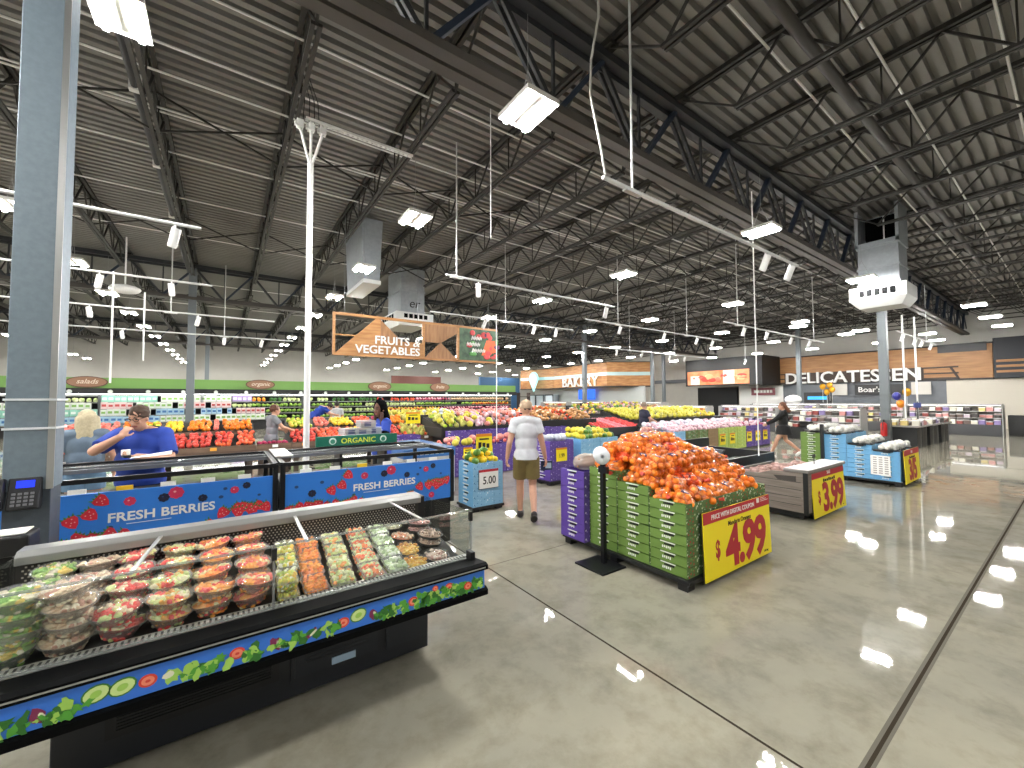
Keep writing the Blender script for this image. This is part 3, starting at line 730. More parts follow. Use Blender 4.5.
for i, (x, y, nm, cols) in enumerate(TRAYS):
    for k in range(2 if i in (3, 5) else 1):
        ms = tray_meshes(nm, cols, 70+i)
        food_thing('snack_tray', ms, 'tray', 'black tray of %s under a clear lid, %s row of trays%s' % (nm, ('front', 'front', 'front', 'second', 'third', 'third', 'back', 'back')[i] if i != 1 else 'second', ', upper' if k else ''), 'food tray',
                   (x, y, dz(y)+.004+k*.05), .4*i, 'black snack trays', (.14, 0))

# ================================================================== BERRY CASES
PB = M('berry_blue', '3079d2', .4)
BP = [M('strawberry_red', 'd1283a', .45), M('strawberry_dark', '94182a', .5), M('berry_leaf', '3f7a3a', .5), M('blackberry_navy', '1a1c34', .45), M('blueberry', '26406f', .45), M('raspberry', 'c93055', .45), M('berry_pale', 'e9b3a8', .5), WHITE]
def strawberry(m, x, z, r, rot, y):
    pts = [(0, -1.25), (.55, -.75), (.95, .1), (.8, .65), (.3, .8), (-.3, .8), (-.8, .65), (-.95, .1), (-.55, -.75)]
    c, s = math.cos(rot), math.sin(rot)
    m.prism([(x+r*(u*c-v*s), z+r*(u*s+v*c)) for u, v in pts], y-.0015, y, 'y', 0)
    for u in (-.6, -.2, .2, .6):
        m.prism([(x+r*((u+a)*c-b*s), z+r*((u+a)*s+b*c)) for a, b in ((-.18, .65), (.18, .65), (u*.5, 1.15))], y-.003, y-.0015, 'y', 2)
    for u, v in ((-.4, .2), (.3, .3), (0, -.2), (-.25, -.5), (.35, -.3)): blob(m, x+r*(u*c-v*s), z+r*(u*s+v*c), r*.09, r*.09, y-.0018, 6, 6)
def blackberry(m, x, z, r, y, mi=3, q=R):
    blob(m, x, z, r, r*.9, y, mi, 10)
    for i in range(8):
        a = i*PI/4; blob(m, x+.7*r*math.cos(a), z+.65*r*math.sin(a), r*.38, r*.38, y-.001-.0002*i, mi, 8)
    blob(m, x-.2*r, z+.2*r, r*.2, r*.16, y-.004, 6 if mi == 5 else 4, 7)
def berry_case(x0, x1, lab, flip):
    t = thing('berry_case', lab, 'refrigerated case', (x0, 0, 0)); L = x1-x0; YF = 4.5
    obj('base', MB().box(0, L, YF+.03, 5.68, .06, .6).box(.05, L-.05, YF+.08, 5.6, 0, .06), BLACK, t, bevel=.006)
    obj('bed', MB().box(.03, L-.03, YF+.05, 5.66, .6, .9), M('case_inside', '222426', .5), t)
    p = obj('front_panel', MB().box(0, L, YF-.012, YF+.02, .6, 1.06), PB, t, label='blue banner printed FRESH BERRIES among berries')
    y = YF-.0125; m = MB(); q = random.Random(int(x0*10)+30)
    strawberry(m, .44, .86, .05, .5, y); strawberry(m, .54, .9, .05, .8, y); strawberry(m, .6, 1.0, .05, .9, y)
    blackberry(m, .26, .85, .036, y); blackberry(m, .98, .97, .036, y); blackberry(m, 1.24, .93, .032, y); blackberry(m, 1.56, 1.0, .03, y, 3)
    blackberry(m, 1.06, 1.0, .05, y, 5); blackberry(m, 1.47, .97, .032, y, 5); blackberry(m, .77, .97, .036, y, 5)
    for a, c, r in ((.35, .95, .02), (1.37, .92, .018), (1.4, .99, .016), (.12, .93, .018), (.66, .78, .018), (1.66, .9, .014)): blob(m, a, c, r, r*.8, y, 4, 10)
    for i in range(13):
        a = .06+i*.085 if i < 9 else 1.28+(i-9)*.11; strawberry(m, a, .69+.05*q.random()+(.05 if i > 9 else 0), .05, q.random()*2-1, y-.0006*i)
    for i in range(5): strawberry(m, L-.3+i*.055, .78+.05*q.random(), .048, q.random()*2-1, y-.0006*i-.004)
    for i in range(6): blackberry(m, .1+i*.27+.1*q.random(), .65+.04*q.random(), .034, y-.008, q.choice((3, 5, 5)))
    m.box(L*.42, L*.42+.28, y-.002, y, .79, .794, 7)
    obj('berry_print', m, BP, p)
    m = MB(); lettering(m, 'FRESH BERRIES', (L*.55, y-.002, .82), .098, bold=.022, ext=.002, sx=1.08); obj('lettering', m, WHITE, p)
    # black frame with two open lids
    m = MB(); H = 1.165
    for x in (0, L):
        for yy in (YF, 5.68): m.box(x-.022, x+.022, yy-.022, yy+.022, .55, H)
        m.box(x-.022, x+.022, YF, 5.68, H-.03, H+.012)
    for yy in (YF, 5.68): m.box(0, L, yy-.02, yy+.02, H-.025, H+.012)
    obj('frame', m, BLACKM, t)
    m = MB()
    for yy in (5.1, 5.3): m.box(.03, L-.03, yy-.014, yy+.014, H-.02, H+.014)
    obj('lid_rail', m, M('rail_mid', '77797a', .35, .6), t)
    for yy in (5.48,): obj('glass_lid', MB().box(.04, L-.04, yy-.11, yy+.11, H-.012, H-.004), M_clear('lid_glass', 'f4f8f8', .22, .05, .12, 'd8dcdc'), t)
    obj('end_cap', MB().box(-.03, .14, 4.9, 5.7, H+.012, H+.03), M('cap_silver', 'a9a8a2', .35, .5), t, bevel=.004)
    for i in range(6):
        obj('price_tag', MB().box(.15+i*L*.15, .25+i*L*.15, YF-.02, YF-.006, 1.065, 1.1), PAPER if i != 2 else M('tag_yellow', 'f0c52a', .5), t)
    return t
berry_case(-1.39, .4, 'left black berry case with FRESH BERRIES banner, beside the column', 0)
berry_case(.46, 2.27, 'right black berry case with FRESH BERRIES banner, under the ORGANIC sign', 1)
q = random.Random(21)
def punnet():
    t = thing('berry_punnet', '', 'punnet')
    obj('punnet', MB().box(-.06, .06, -.085, .085, 0, .055), M_clear('punnet_clear', 'f4f8f8', .2, .15, .25, 'e8e8e8'), t, bevel=.006)
    m = MB()
    for i in range(24): m.ball((q.uniform(-.05, .05), q.uniform(-.07, .07), .045+.01*q.random()), .013, 6, 4, q.randrange(2))
    obj('berries', m, [M('punnet_berry', '6d1c2c', .4), M('punnet_berry_dark', '23284a', .4)], t); return t
PU = Proto(punnet)
for cs, (x0, x1) in (('left', (-1.3, .33)), ('right', (.54, 2.2))):
    for i in range(11):
        for j in range(3):
            PU.at((x0+i*(x1-x0)/11+.07, 4.68+j*.2, .9), 0, 'clear punnet of dark berries in the %s berry case, %s row' % (cs, ORD[j]), 'berry punnets, %s case, %s row' % (cs, ORD[j]))
for i in range(7):
    obj('paper_packet', MB().box(-.1, .1, -.03, .03, 0, .12), PAPER, loc=(.7+i*.22, 4.575, .9), rz=.1*(i % 3-1), bevel=.006, label='white packet standing behind the right berry banner', cat='packet', group='white packets in the right berry case')
t = thing('organic_sign', 'green ORGANIC sign on the back rail of the right berry case', 'sign', (1.48, 5.72, 1.178))
obj('board', MB().box(-.53, .53, -.02, .02, 0, .13), M('organic_green', '0f6a55', .45), t, bevel=.004)
m = MB(); lettering(m, 'ORGANIC', (0, -.021, .03), .095, bold=.014, sx=1.05); obj('lettering', m, M('organic_lime', 'd8e84a', .5), t)
m = MB()
for x in (-.33, .33): m.cyl((x, -.025, .065), (x, -.02, .065), .045, n=20)
obj('seal', m, M('seal_white', 'cfe4dc', .5), t)
m = MB()
for x in (-.33, .33): m.cyl((x, -.0265, .06), (x, -.025, .06), .03, n=16)
obj('seal_centre', m, M('seal_green', '3a8a70', .5), t)

# devices on the column foot
t = thing('desk_phone', 'black desk phone with blue screen fixed on the column', 'phone', (-1.05, 3.94, 1.09), 0); t.rotation_euler = (-.25, 0, 0)
obj('body', MB().box(-.07, .07, -.02, .05, 0, .2), M('phone_black', '1b1c1f', .4), t, bevel=.006)
obj('screen', MB().box(-.035, .045, -.024, -.018, .135, .18), M_emit('phone_screen', '2b3cff', 1.2), t)
m = MB()
for i in range(4):
    for j in range(4): m.box(-.05+i*.027, -.032+i*.027, -.026, -.019, .02+j*.023, .035+j*.023)
obj('keypad', m, M('phone_key', '6d6f72', .5), t, bevel=.002)
obj('handset', MB().box(-.115, -.078, -.055, -.005, .0, .2), M('phone_black'), t, bevel=.012)
t = thing('label_dispenser', 'black and yellow label dispenser left of the phone', 'dispenser', (-1.23, 3.92, 1.08))
obj('body', MB().box(-.05, .05, -.04, .05, 0, .22), BLACK, t, bevel=.008)
obj('yellow_label', MB().box(-.035, .035, -.045, -.039, .1, .16), M('tag_yellow', 'f0c52a', .5), t)
obj('white_label', MB().box(-.035, .035, -.045, -.039, .03, .1), PAPER, t)
t = thing('ticket_printer', 'small black printer with white paper behind the case at far left', 'printer', (-.98, 3.5, .0))
obj('stand', MB().box(-.03, .03, -.03, .03, .02, .93).box(-.14, .14, -.12, .12, 0, .02), BLACKM, t)
obj('body', MB().box(-.11, .1, -.09, .09, .93, 1.04), BLACK, t, bevel=.012)
obj('paper', MB().hexa([(-.09, -.07, 1.045), (.08, -.07, 1.045), (.08, .06, 1.05), (-.09, .06, 1.05)], [(-.09, -.07, 1.05), (.08, -.07, 1.05), (.08, .06, 1.055), (-.09, .06, 1.055)]), PAPER, t)
# ================================================================== CARTON STACKS AND PALLETS
def carton_meshes(w, d, h, side, front, strip=True):
    """open tray carton with walls, hand slots in the short sides, printed stripe"""
    m = MB(); t = .008; g = .002; H = h-g
    m.box(0, w, 0, d, 0, .006, 0)
    m.box(0, t, 0, d, 0, H, 0); m.box(w-t, w, 0, d, 0, H, 0)
    m.box(0, w, -.001, t, 0, H, 1); m.box(0, w, d-t, d+.001, 0, H, 1)
    for x in (0, w-.03): m.box(x, x+.03, .0, d, H-.012, H, 0)
    body = m.mesh('carton', [side, front])
    hh = MB()
    for x0, x1 in ((-.0015, .002), (w-.002, w+.0015)):
        hh.prism([(d*.33, h*.62), (d*.6, h*.62), (d*.6, h*.78), (d*.33, h*.84)], x0, x1, 'x')
    hole = hh.mesh('hand_slot', M('slot_dark', '0f110d', .8))
    ll = MB()
    for x0, x1 in ((-.002, .002), (w-.002, w+.002)):
        ll.box(x0, x1, d*.3, d*.7, h*.86, h*.97)
        for k in range(5): ll.box(x0, x1, d*.62-k*d*.05, d*.65-k*d*.05, h*(.3+.05*(k % 2)), h*.55)
    lab = ll.mesh('printed_mark', M('print_white', 'e6e9df', .6))
    return body, hole, lab
FR_G = M_spots('green_carton_print', '55713f', ('a83a2a', 'c9d2b0', '6f8f4a', '2f4526', 'd8dccb'), 38, .4)
FR_B = M_spots('blue_carton_print', '86b9da', ('5c98c4', 'a9d2ea', '3e74a8', 'e9eef0'), 26, .3)
FR_P = M_spots('purple_carton_print', '5a4490', ('8c78c0', '453277', 'cfc6e2', '6b54a4'), 24, .3)
CART = {
    'green': (M('carton_green', '6a8a3c', .65, noise=.1), FR_G), 'blue': (M('carton_blue', '6fb0dc', .6, noise=.08), FR_B),
    'purple': (M('carton_purple', '5b3f9c', .6, noise=.1), FR_P), 'lime': (M('carton_lime', '9db65a', .65, noise=.1), M_spots('lime_print', 'a7bf62', ('d8d24a', '6d8a3a', 'e8e8c8'), 22, .35)),
    'brown': (M('carton_brown', '8d7452', .7, noise=.1), M('carton_brown'))}
CP = {}
def carton_at(col, w, d, h, loc, label, group):
    key = (col, w, d, h)
    if key not in CP:
        ms = carton_meshes(w, d, h, *CART[col])
        def make():
            t = thing('produce_carton', '', 'carton')
            obj('tray', ms[0], None, t); obj('hand_slot', ms[1], None, t); obj('printed_mark', ms[2], None, t); return t
        CP[key] = Proto(make)
    return CP[key].at(loc, 0, label, group)
LV = ['bottom', 'second up', 'third up', 'fourth up', 'fifth up', 'sixth up', 'seventh up', 'eighth up', 'ninth up', 'tenth up']
def stack(col, x, y, w, d, h, n, z0, lab, group):
    for k in range(n): carton_at(col, w, d, h, (x, y, z0+k*h), '%s carton, %s, %s' % (col, LV[k] if k < n-1 else 'topmost', lab), group)
def pallet(name, x0, x1, y0, y1, z, lab):
    m = MB().box(x0, x1, y0, y1, z-.04, z)
    nx = max(2, int((x1-x0)/.55)+1)
    for i in range(nx):
        for yy in (y0+.03, (y0+y1)/2, y1-.13):
            xx = x0+.02+i*(x1-x0-.16)/(nx-1); m.box(xx, xx+.12, yy, yy+.1, 0, z-.04)
    return obj(name, m, BLACK, bevel=.004, label=lab, cat='pallet')
def price_board(lab, x0, x1, y, z0, z1, band, name, price, dollar=True, lean=.03, small=None, band2=True):
    W = x1-x0; H = z1-z0
    t = thing('price_board', lab, 'price sign', (x0, y, z0)); t.rotation_euler = (-lean, 0, 0)
    obj('board', MB().box(0, W, 0, .012, 0, H), YEL, t)
    obj('backing', MB().box(-.015, W+.005, .013, .02, -.01, H+.005), BLACK, t)
    bh = H*.17
    bd = obj('header_band', MB().box(0, W, -.002, .004, H-bh, H), REDB, t)
    m = MB(); lettering(m, band, (W*.42 if band2 else W*.5, -.003, H-bh*.72), bh*.6, bold=.02, sx=.95, ext=.001); obj('header_text', m, WHITE, bd)
    m = MB()
    if name: lettering(m, name, (W*.5, -.003, H-bh*1.72), bh*.62, bold=.004, sx=.95, ext=.001)
    else:
        for k in range(7): m.box(W*(.32+.055*k), W*(.36+.055*k), -.003, -.001, H-bh*1.65, H-bh*(1.35-.1*(k % 3 == 0)))
    obj('item_name', m, TEXTK, t)
    m = MB()
    if dollar: lettering(m, '$', (W*.17, -.003, H*.3), H*.36, bold=.03, sx=.7, ext=.001); obj('dollar_sign', m, RED, t); m = MB()
    lettering(m, price, (W*.6 if dollar else W*.5, -.003, H*.1), H*.84, bold=.04, sx=1.0, ext=.001, space=.92)
    obj('price_digits', m, RED, t)
    if small:
        m = MB(); lettering(m, small, (W*.9, -.003, H*.06), bh*.3, ext=.001); obj('small_print', m, TEXTK, t)
    return t
# ---- mandarin pallet
pallet('black_pallet', 3.47, 5.13, 2.13, 3.83, .11, 'black plastic pallet under the green mandarin cartons')
GX, GYY, gw, gd, gh = 3.51, 2.17, .53, .405, .098
colname = ('left', 'middle', 'right'); rowname = ('front', 'second', 'rear')
for j in range(3):
    for i in range(3):
        if i == 1 and j == 1: continue
        n = (7, 8, 9)[j]
        stack('green', GX+i*(gw+.004), GYY+j*(gd+.004), gw, gd, gh, n, .11, '%s row, %s stack of the orange pallet' % (rowname[j], colname[i]), 'green mandarin cartons on the orange pallet')
stack('green', GX+(gw+.004), GYY+gd+.004, gw, gd, gh, 8, .11, 'hidden centre stack of the orange pallet', 'green mandarin cartons on the orange pallet')
for i in range(3):
    stack('purple', GX-.08+i*(gw+.004), GYY+3*(gd+.004)+.01, gw, .4, .102, (8, 9, 10)[i], .11, '%s stack behind the green cartons' % colname[i], 'purple cartons at the back of the orange pallet')
def bag_meshes(seed, r=.036, n=(4, 3), big=False):
    q = random.Random(seed); m = MB(); pts = []
    for L, (nx, ny, z) in enumerate(((4, 3, .0), (3, 2, .052))):
        for i in range(nx):
            for j in range(ny):
                rr = r*q.uniform(.9, 1.08)
                p = Vector(((i-(nx-1)/2)*.07+q.uniform(-.01, .01), (j-(ny-1)/2)*.068+q.uniform(-.01, .01), .036+z+q.uniform(-.006, .006)))
                m.ball(p, rr, 12, 8); pts.append((p, rr))
    bm = bmesh.new()
    for p, rr in pts:
        for d in ((1,0,0),(-1,0,0),(0,1,0),(0,-1,0),(0,0,1),(.7,.7,0),(-.7,.7,0),(.7,-.7,0),(-.7,-.7,0),(.6,0,.8),(-.6,0,.8),(0,.6,.8),(0,-.6,.8),(0,0,-.9)):
            bm.verts.new(p + Vector(d)*(rr*1.05))
    tip = Vector((.2, q.uniform(-.04, .04), .03)); bm.verts.new(tip); bm.verts.new(tip+Vector((0, .02, .01)))
    bmesh.ops.convex_hull(bm, input=bm.verts[:])
    for v in [v for v in bm.verts if not v.link_faces]: bm.verts.remove(v)
    for f in bm.faces: f.smooth = True
    net = bpy.data.meshes.new('net'); bm.to_mesh(net); bm.free()
    l = MB(); z = .128
    l.hexa([(-.03, -.05, z-.02), (.05, -.05, z-.02), (.05, .03, z-.012), (-.03, .03, z-.012)], [(-.03, -.05, z-.014), (.05, -.05, z-.014), (.05, .03, z-.006), (-.03, .03, z-.006)])
    tg = MB().box(.06, .1, -.03, .015, .098, .108).box(-.015, .03, -.035, -.005, z-.013, z-.008)
    tie = MB().cyl(tip, tip+Vector((.05, 0, .012)), .012, .022, 8)
    return m.mesh('oranges', ORANGE), net, l.mesh('bag_label', NAVY), tg.mesh('label_patch', PAPER), tie.mesh('bag_tie', M('tie_red', 'c8402a', .5))
NETO = M_clear('orange_net_film', 'fff8f0', .16, .2, .06, 'ff8a4a'); NETR = M_clear('red_net_film', 'ffd0b0', .16, .25, .3, 'f4562e')
APPLE = M('apple_red_bag', 'c23a2c', .4, noise=.3, col2='e0a080', nscale=30)
BAGS = []
for i in range(5):
    ms = bag_meshes(100+i); ms[1].materials.append(NETR if i == 3 else NETO)
    def make(ms=ms):
        t = thing('orange_bag', '', 'bag of oranges')
        o = obj('oranges', ms[0], None, t); obj('net', ms[1], None, t); lb = obj('bag_label', ms[2], None, t, label='navy label'); obj('label_patch', ms[3], None, lb); obj('bag_tie', ms[4], None, t); return t
    BAGS.append(Proto(make))
bag_n = 0
top = lambda j: .11 + gh*(7, 8, 9)[j]
ys = (2.3, 2.49, 2.68, 2.88, 3.08, 3.27)
bagrow = ('front', 'second', 'third', 'fourth', 'fifth', 'back')
for L in range(4):
    for r_, yy in enumerate(ys):
        if L == 1 and r_ < 1: continue
        if L == 2 and r_ < 2: continue
        if L == 3 and r_ < 3: continue
        n = 6 - (L > 1) - (L > 2)*2
        for i in range(n):
            x = 3.67 + (i + (L % 2)*.4 + (0, 0, .5, 1.2)[L])*(1.4/5.6)
            if x > 5.03: continue
            base = top(min(2, int((yy-GYY)/(gd+.004))))
            if L == 0: base -= .035
            z = base + L*.098 - (.035 if L else 0) + R.uniform(-.006, .008)
            if L == 3: z -= .02
            BAGS[R.choice((0, 1, 2, 4, 0, 1, 2, 4, 0, 1, 2, 3, 4))].at((x, yy+R.uniform(-.02, .02), z), (R.uniform(-.12, .12)+.12, R.uniform(-.2, .2), R.choice((0, 0, PI, .5, -.6, 1.2, PI+.4))+R.uniform(-.2, .2)),
                'net bag of oranges, %s row of the heap, %s from its left, layer %s' % (bagrow[r_], ORD[i], ('one', 'two', 'three', 'four')[L]), 'net bags of oranges heaped on the pallet'); bag_n += 1
ms = bag_meshes(131); ms[1].materials.append(CLEARP); red = ms[0].copy(); red.materials.clear(); red.materials.append(APPLE)
def make():
    t = thing('fruit_bag', '', 'bag of fruit'); obj('fruit', red, None, t); obj('film', ms[1], None, t); return t
FB = Proto(make)
for i, (x, z) in enumerate(((4.2, 1.046), (4.48, 1.05), (4.75, 1.15), (5.0, 1.15), (4.62, 1.19), (4.9, 1.26))):
    FB.at((x, 3.6, z), R.random()*.6, 'clear bag of red fruit behind the orange heap, %s from the left' % ORD[(0, 1, 3, 5, 2, 4)[i]], 'bags of red fruit behind the orange heap')
m = MB(); q = random.Random(8)
m.ball((0, 0, .07), (.2, .15, .1), 16, 10, 0, fn=lambda v: v*(1+.06*math.sin(9*v.x+5*v.y)))
t = thing('produce_bag', 'clear bag of brown roots on the purple cartons behind the bag roll', 'bag', (3.68, 3.6, .935))
m2 = MB()
for i in range(40): 
    a = q.random()*2*PI; m2.cyl((.16*q.random()*math.cos(a)-.02, .11*q.random()*math.sin(a), .02), (.17*q.random()*math.cos(a), .12*q.random()*math.sin(a), .1+.04*q.random()), .012, .016, 6)
obj('roots', m2, M('root_brown', 'b98a5c', .6, noise=.3), t); obj('film', m, M_clear('milky_film', 'f2f0ee', .2, .2, .35, 'dcd4cc'), t)
price_board('big yellow sign reading $4.99 on the orange pallet', 3.7, 5.07, 2.1, .05, .69, 'PRICE WITH DIGITAL COUPON', 'Mandarin Oranges', '4.99', small='3 lb bag')
t = bpy.data.objects['price_board']
m = MB()
for k in range(3): m.box(1.16, 1.34-.04*k, -.003, -.001, .59+.017*k, .596+.017*k)
m.box(1.07, 1.13, -.003, -.001, .585, .635)
obj('coupon_print', m, WHITE, t)
# bag roll stand
t = thing('bag_roll_stand', 'black bag stand with a white roll beside the green cartons', 'bag stand', (3.36, 3.05, 0))
obj('base_plate', MB().box(-.24, .12, -.2, .2, 0, .018), BLACKM, t, bevel=.004)
obj('pole', MB().box(-.022, .022, -.022, .022, .018, 1.12), BLACKM, t)
obj('bracket', MB().box(-.02, .02, -.07, .05, .98, 1.05).box(-.015, .1, -.015, .015, 1.1, 1.13), BLACKM, t)
obj('bag_roll', MB().lathe([(.018, -.1), (.085, -.1), (.085, .1), (.018, .1)], 24), M('roll_white', 'dfe3e6', .5), t, loc=(-.02, 0, 1.17)).rotation_euler = (PI/2, 0, -.75)

# ---- $3.99 grey bunker with the black bunker behind
GW = M_wood('grey_woodgrain', '6d645c', '857b71', .55, 1.2, 1.2, 16)
t = thing('produce_bunker', 'grey wood-grain bunker with black corner behind the $3.99 sign', 'display bunker', (6.84, 2.36, 0))
m = MB(); m.prism([(0, .12), (1.05, .12), (1.05, .6), (.62, .62), (.45, .68), (0, .7)], 0, .03, 'x'); obj('side_panel', m, GW, t); m = MB(); m.prism([(0, .12), (1.05, .12), (1.05, .6), (.62, .62), (.45, .68), (0, .7)], 1.46, 1.49, 'x')
obj('side_panel', m, GW, t)
m = MB()
for z in (.22, .33, .44, .55): m.box(-.004, .0, .06, .98, z, z+.008)
m.prism([(.12, .56), (.36, .56), (.42, .62), (.12, .64)], -.004, 0, 'x')
obj('panel_groove', m, M('groove_dark', '3c3733', .6), t)
obj('front_panel', MB().box(0, 1.49, -.02, .03, .12, .72), GW, t); obj('back_panel', MB().box(0, 1.49, 1.02, 1.05, .12, .62), GW, t)
obj('floor_tray', MB().box(.03, 1.46, .03, 1.02, .12, .5), BLACK, t)
obj('top_cap', MB().box(-.02, 1.51, -.05, .28, .7, .745), M('cap_grey', '8c8985', .4, .2), t, bevel=.01)
obj('base', MB().box(.05, 1.44, .05, 1.0, .03, .12), BLACK, t)
m = MB()
for x in (.1, .8, 1.36):
    for y in (.1, .9): m.cyl((x, y, .025), (x+.04, y, .025), .025, n=10)
obj('caster', m, GREYM, t)
obj('corner_strip', MB().box(-.012, .0, -.03, .03, .1, .7).box(-.01, .02, -.025, -.02, .1, .7), BLACK, t)
PINKB = M('tuber_pink', 'b08a80', .6, noise=.3, nscale=20)
def tuber():
    m = MB()
    for i in range(7): m.ball((R.uniform(-.1, .1), R.uniform(-.07, .07), .05+R.uniform(-.01, .04)), (.07, .045, .042), 10, 7, 0, Matrix.Rotation(R.random()*3, 3, 'Z'))
    return obj('tuber_bag', m, PINKB, cat='produce bag')
TB = Proto(tuber)
for i in range(5):
    for j in range(3): TB.at((7.05+i*.27, 2.72+j*.24, .5), R.random()*3, 'pinkish brown bag of tubers in the grey bunker, %s row, %s across' % (('front', 'middle', 'back')[j], ORD[i]), 'bags of tubers in the grey bunker')
for i in range(4): TB.at((7.2+i*.27, 2.84, .585), R.random()*3, 'pinkish brown bag of tubers heaped uppermost in the grey bunker, %s across' % ORD[i], 'bags of tubers in the grey bunker')
price_board('yellow sign reading $3.99 on the grey bunker', 7.0, 8.33, 2.31, .03, .7, 'SALE', None, '3.99', lean=.05, small='ea', band2=False)
t = thing('price_clip', 'small black card clip on the grey bunker top', 'clip', (7.6, 2.5, .745))
obj('stem', MB().cyl((0, 0, 0), (0, 0, .12), .006, n=6), BLACK, t); obj('card', MB().box(-.05, .05, -.006, .006, .1, .15), BLACK, t)
def black_bunker(lab, x0, x1, y0, y1, z, tilt=.0):
    t = thing('black_bunker', lab, 'display bunker', (x0, y0, 0)); W = x1-x0; D = y1-y0
    m = MB().box(0, W, 0, D, z-.3, z-.25)
    for a in ((0, W, 0, .05), (0, W, D-.05, D), (0, .05, 0, D), (W-.05, W, 0, D)): m.box(*a, z-.25, z)
    obj('tray', m, BLACK, t, bevel=.01)
    m = MB()
    for xx in (.06, W-.16):
        for yy in (.06, D-.16): m.box(xx, xx+.1, yy, yy+.1, 0, z-.3)
    obj('leg', m, BLACK, t)
    return t
t = black_bunker('black plastic bunker of wrapped greens between the oranges and the woman in black', 6.75, 8.95, 3.6, 5.0, .72)
obj('raised_back', MB().prism([(0, .72), (.06, .72), (.3, .9), (.24, .9)], 0, 1.4, 'y').box(0, 2.2, 1.34, 1.4, .7, .9), BLACK, t)
WRAPM = M_clear('wrap_film', 'eef2ee', .3, .08, .3, 'c8d0c6')
def wrapped():
    t = thing('wrapped_produce', '', 'wrapped produce'); m = MB()
    for i in range(5): m.ball((R.uniform(-.09, .09), R.uniform(-.05, .05), .045), (.07, .04, .035), 10, 6, 0)
    obj('greens', m, M('wrapped_green', '5d6a4c', .5, noise=.4), t)
    obj('wrap', MB().ball((0, 0, .05), (.17, .11, .055), 14, 8, fn=lambda v: v*(1+.08*math.sin(11*v.x+7*v.y))), WRAPM, t); return t
WP = Proto(wrapped)
for i in range(6):
    for j in range(5): WP.at((6.98+i*.34, 3.76+j*.24, .47), R.uniform(-.4, .4), 'film wrapped greens in the black bunker, %s row, %s across' % (ORD[j], ORD[i]), 'film wrapped greens in the black bunker')

# ---- 3/$5 pallet
pallet('black_pallet', 10.97, 12.42, 2.13, 3.9, .1, 'black pallet under the blue cartons with the 3/5 sign')
for j in range(3):
    for i in range(3):
        stack('blue', 11.0+i*.468, 2.17+j*.424, .465, .42, .1, (6, 7, 9)[j], .1, '%s row, %s stack of the white bag pallet' % (rowname[j], colname[i]), 'blue cartons of the white bag pallet')
for i in range(3): stack('green', 11.0+i*.468, 3.45, .465, .42, .1, 9, .1, '%s stack behind the blue cartons' % colname[i], 'green cartons behind the blue cartons')
WHB = M('white_bag_lump', 'eceae2', .45, noise=.25, nscale=25)
def whitebag():
    t = thing('white_bag', '', 'bag of produce'); m = MB()
    for i in range(9): m.ball((R.uniform(-.11, .11), R.uniform(-.08, .08), .05+R.uniform(-.01, .05)), .045, 10, 7)
    obj('white_heads', m, WHB, t); obj('dark_tray', MB().box(-.16, .16, -.12, .12, 0, .03), BLACK, t); return t
WB = Proto(whitebag)
for j in range(3):
    for i in range(3):
        for k in range(2): WB.at((11.15+i*.468+.16*k, 2.38+j*.424, .1+.1*(6, 7, 9)[j]-.02), R.uniform(-.3, .3), 'bag of white heads on the blue cartons, %s row, %s across' % (rowname[j], ORD[i*2+k]), 'bags of white heads on the blue cartons', 1.25)
for i in range(5): WB.at((11.2+i*.26, 3.65, 1.0), R.random(), 'bag of white heads on the green cartons, %s across' % ORD[i], 'bags of white heads on the green cartons', 1.25)
price_board('yellow sign reading 3/5 on the blue cartons', 11.08, 12.3, 2.1, .06, .72, 'SALE', None, '3/5', dollar=False, lean=.04, band2=False)
t = thing('notice_sheet', 'white printed notice sheet taped to the blue cartons', 'notice', (10.99, 2.5, .2))
obj('sheet', MB().box(-.006, -.003, -.19, .12, 0, .4), PAPER, t)
m = MB()
for k in range(8):
    for c in range(3): m.box(-.0075, -.006, -.16+c*.09, -.1+c*.09, .03+k*.045, .055+k*.045)
obj('notice_print', m, M('print_grey', 'a9a5a2', .6), t)
t = thing('bag_roll_stand', 'black bag stand between the green and blue cartons', 'bag stand', (10.9, 3.42, 0))
obj('pole', MB().box(-.03, .03, -.03, .03, .02, 1.2), BLACKM, t); obj('base_plate', MB().box(-.2, .06, -.15, .15, 0, .02), BLACKM, t)

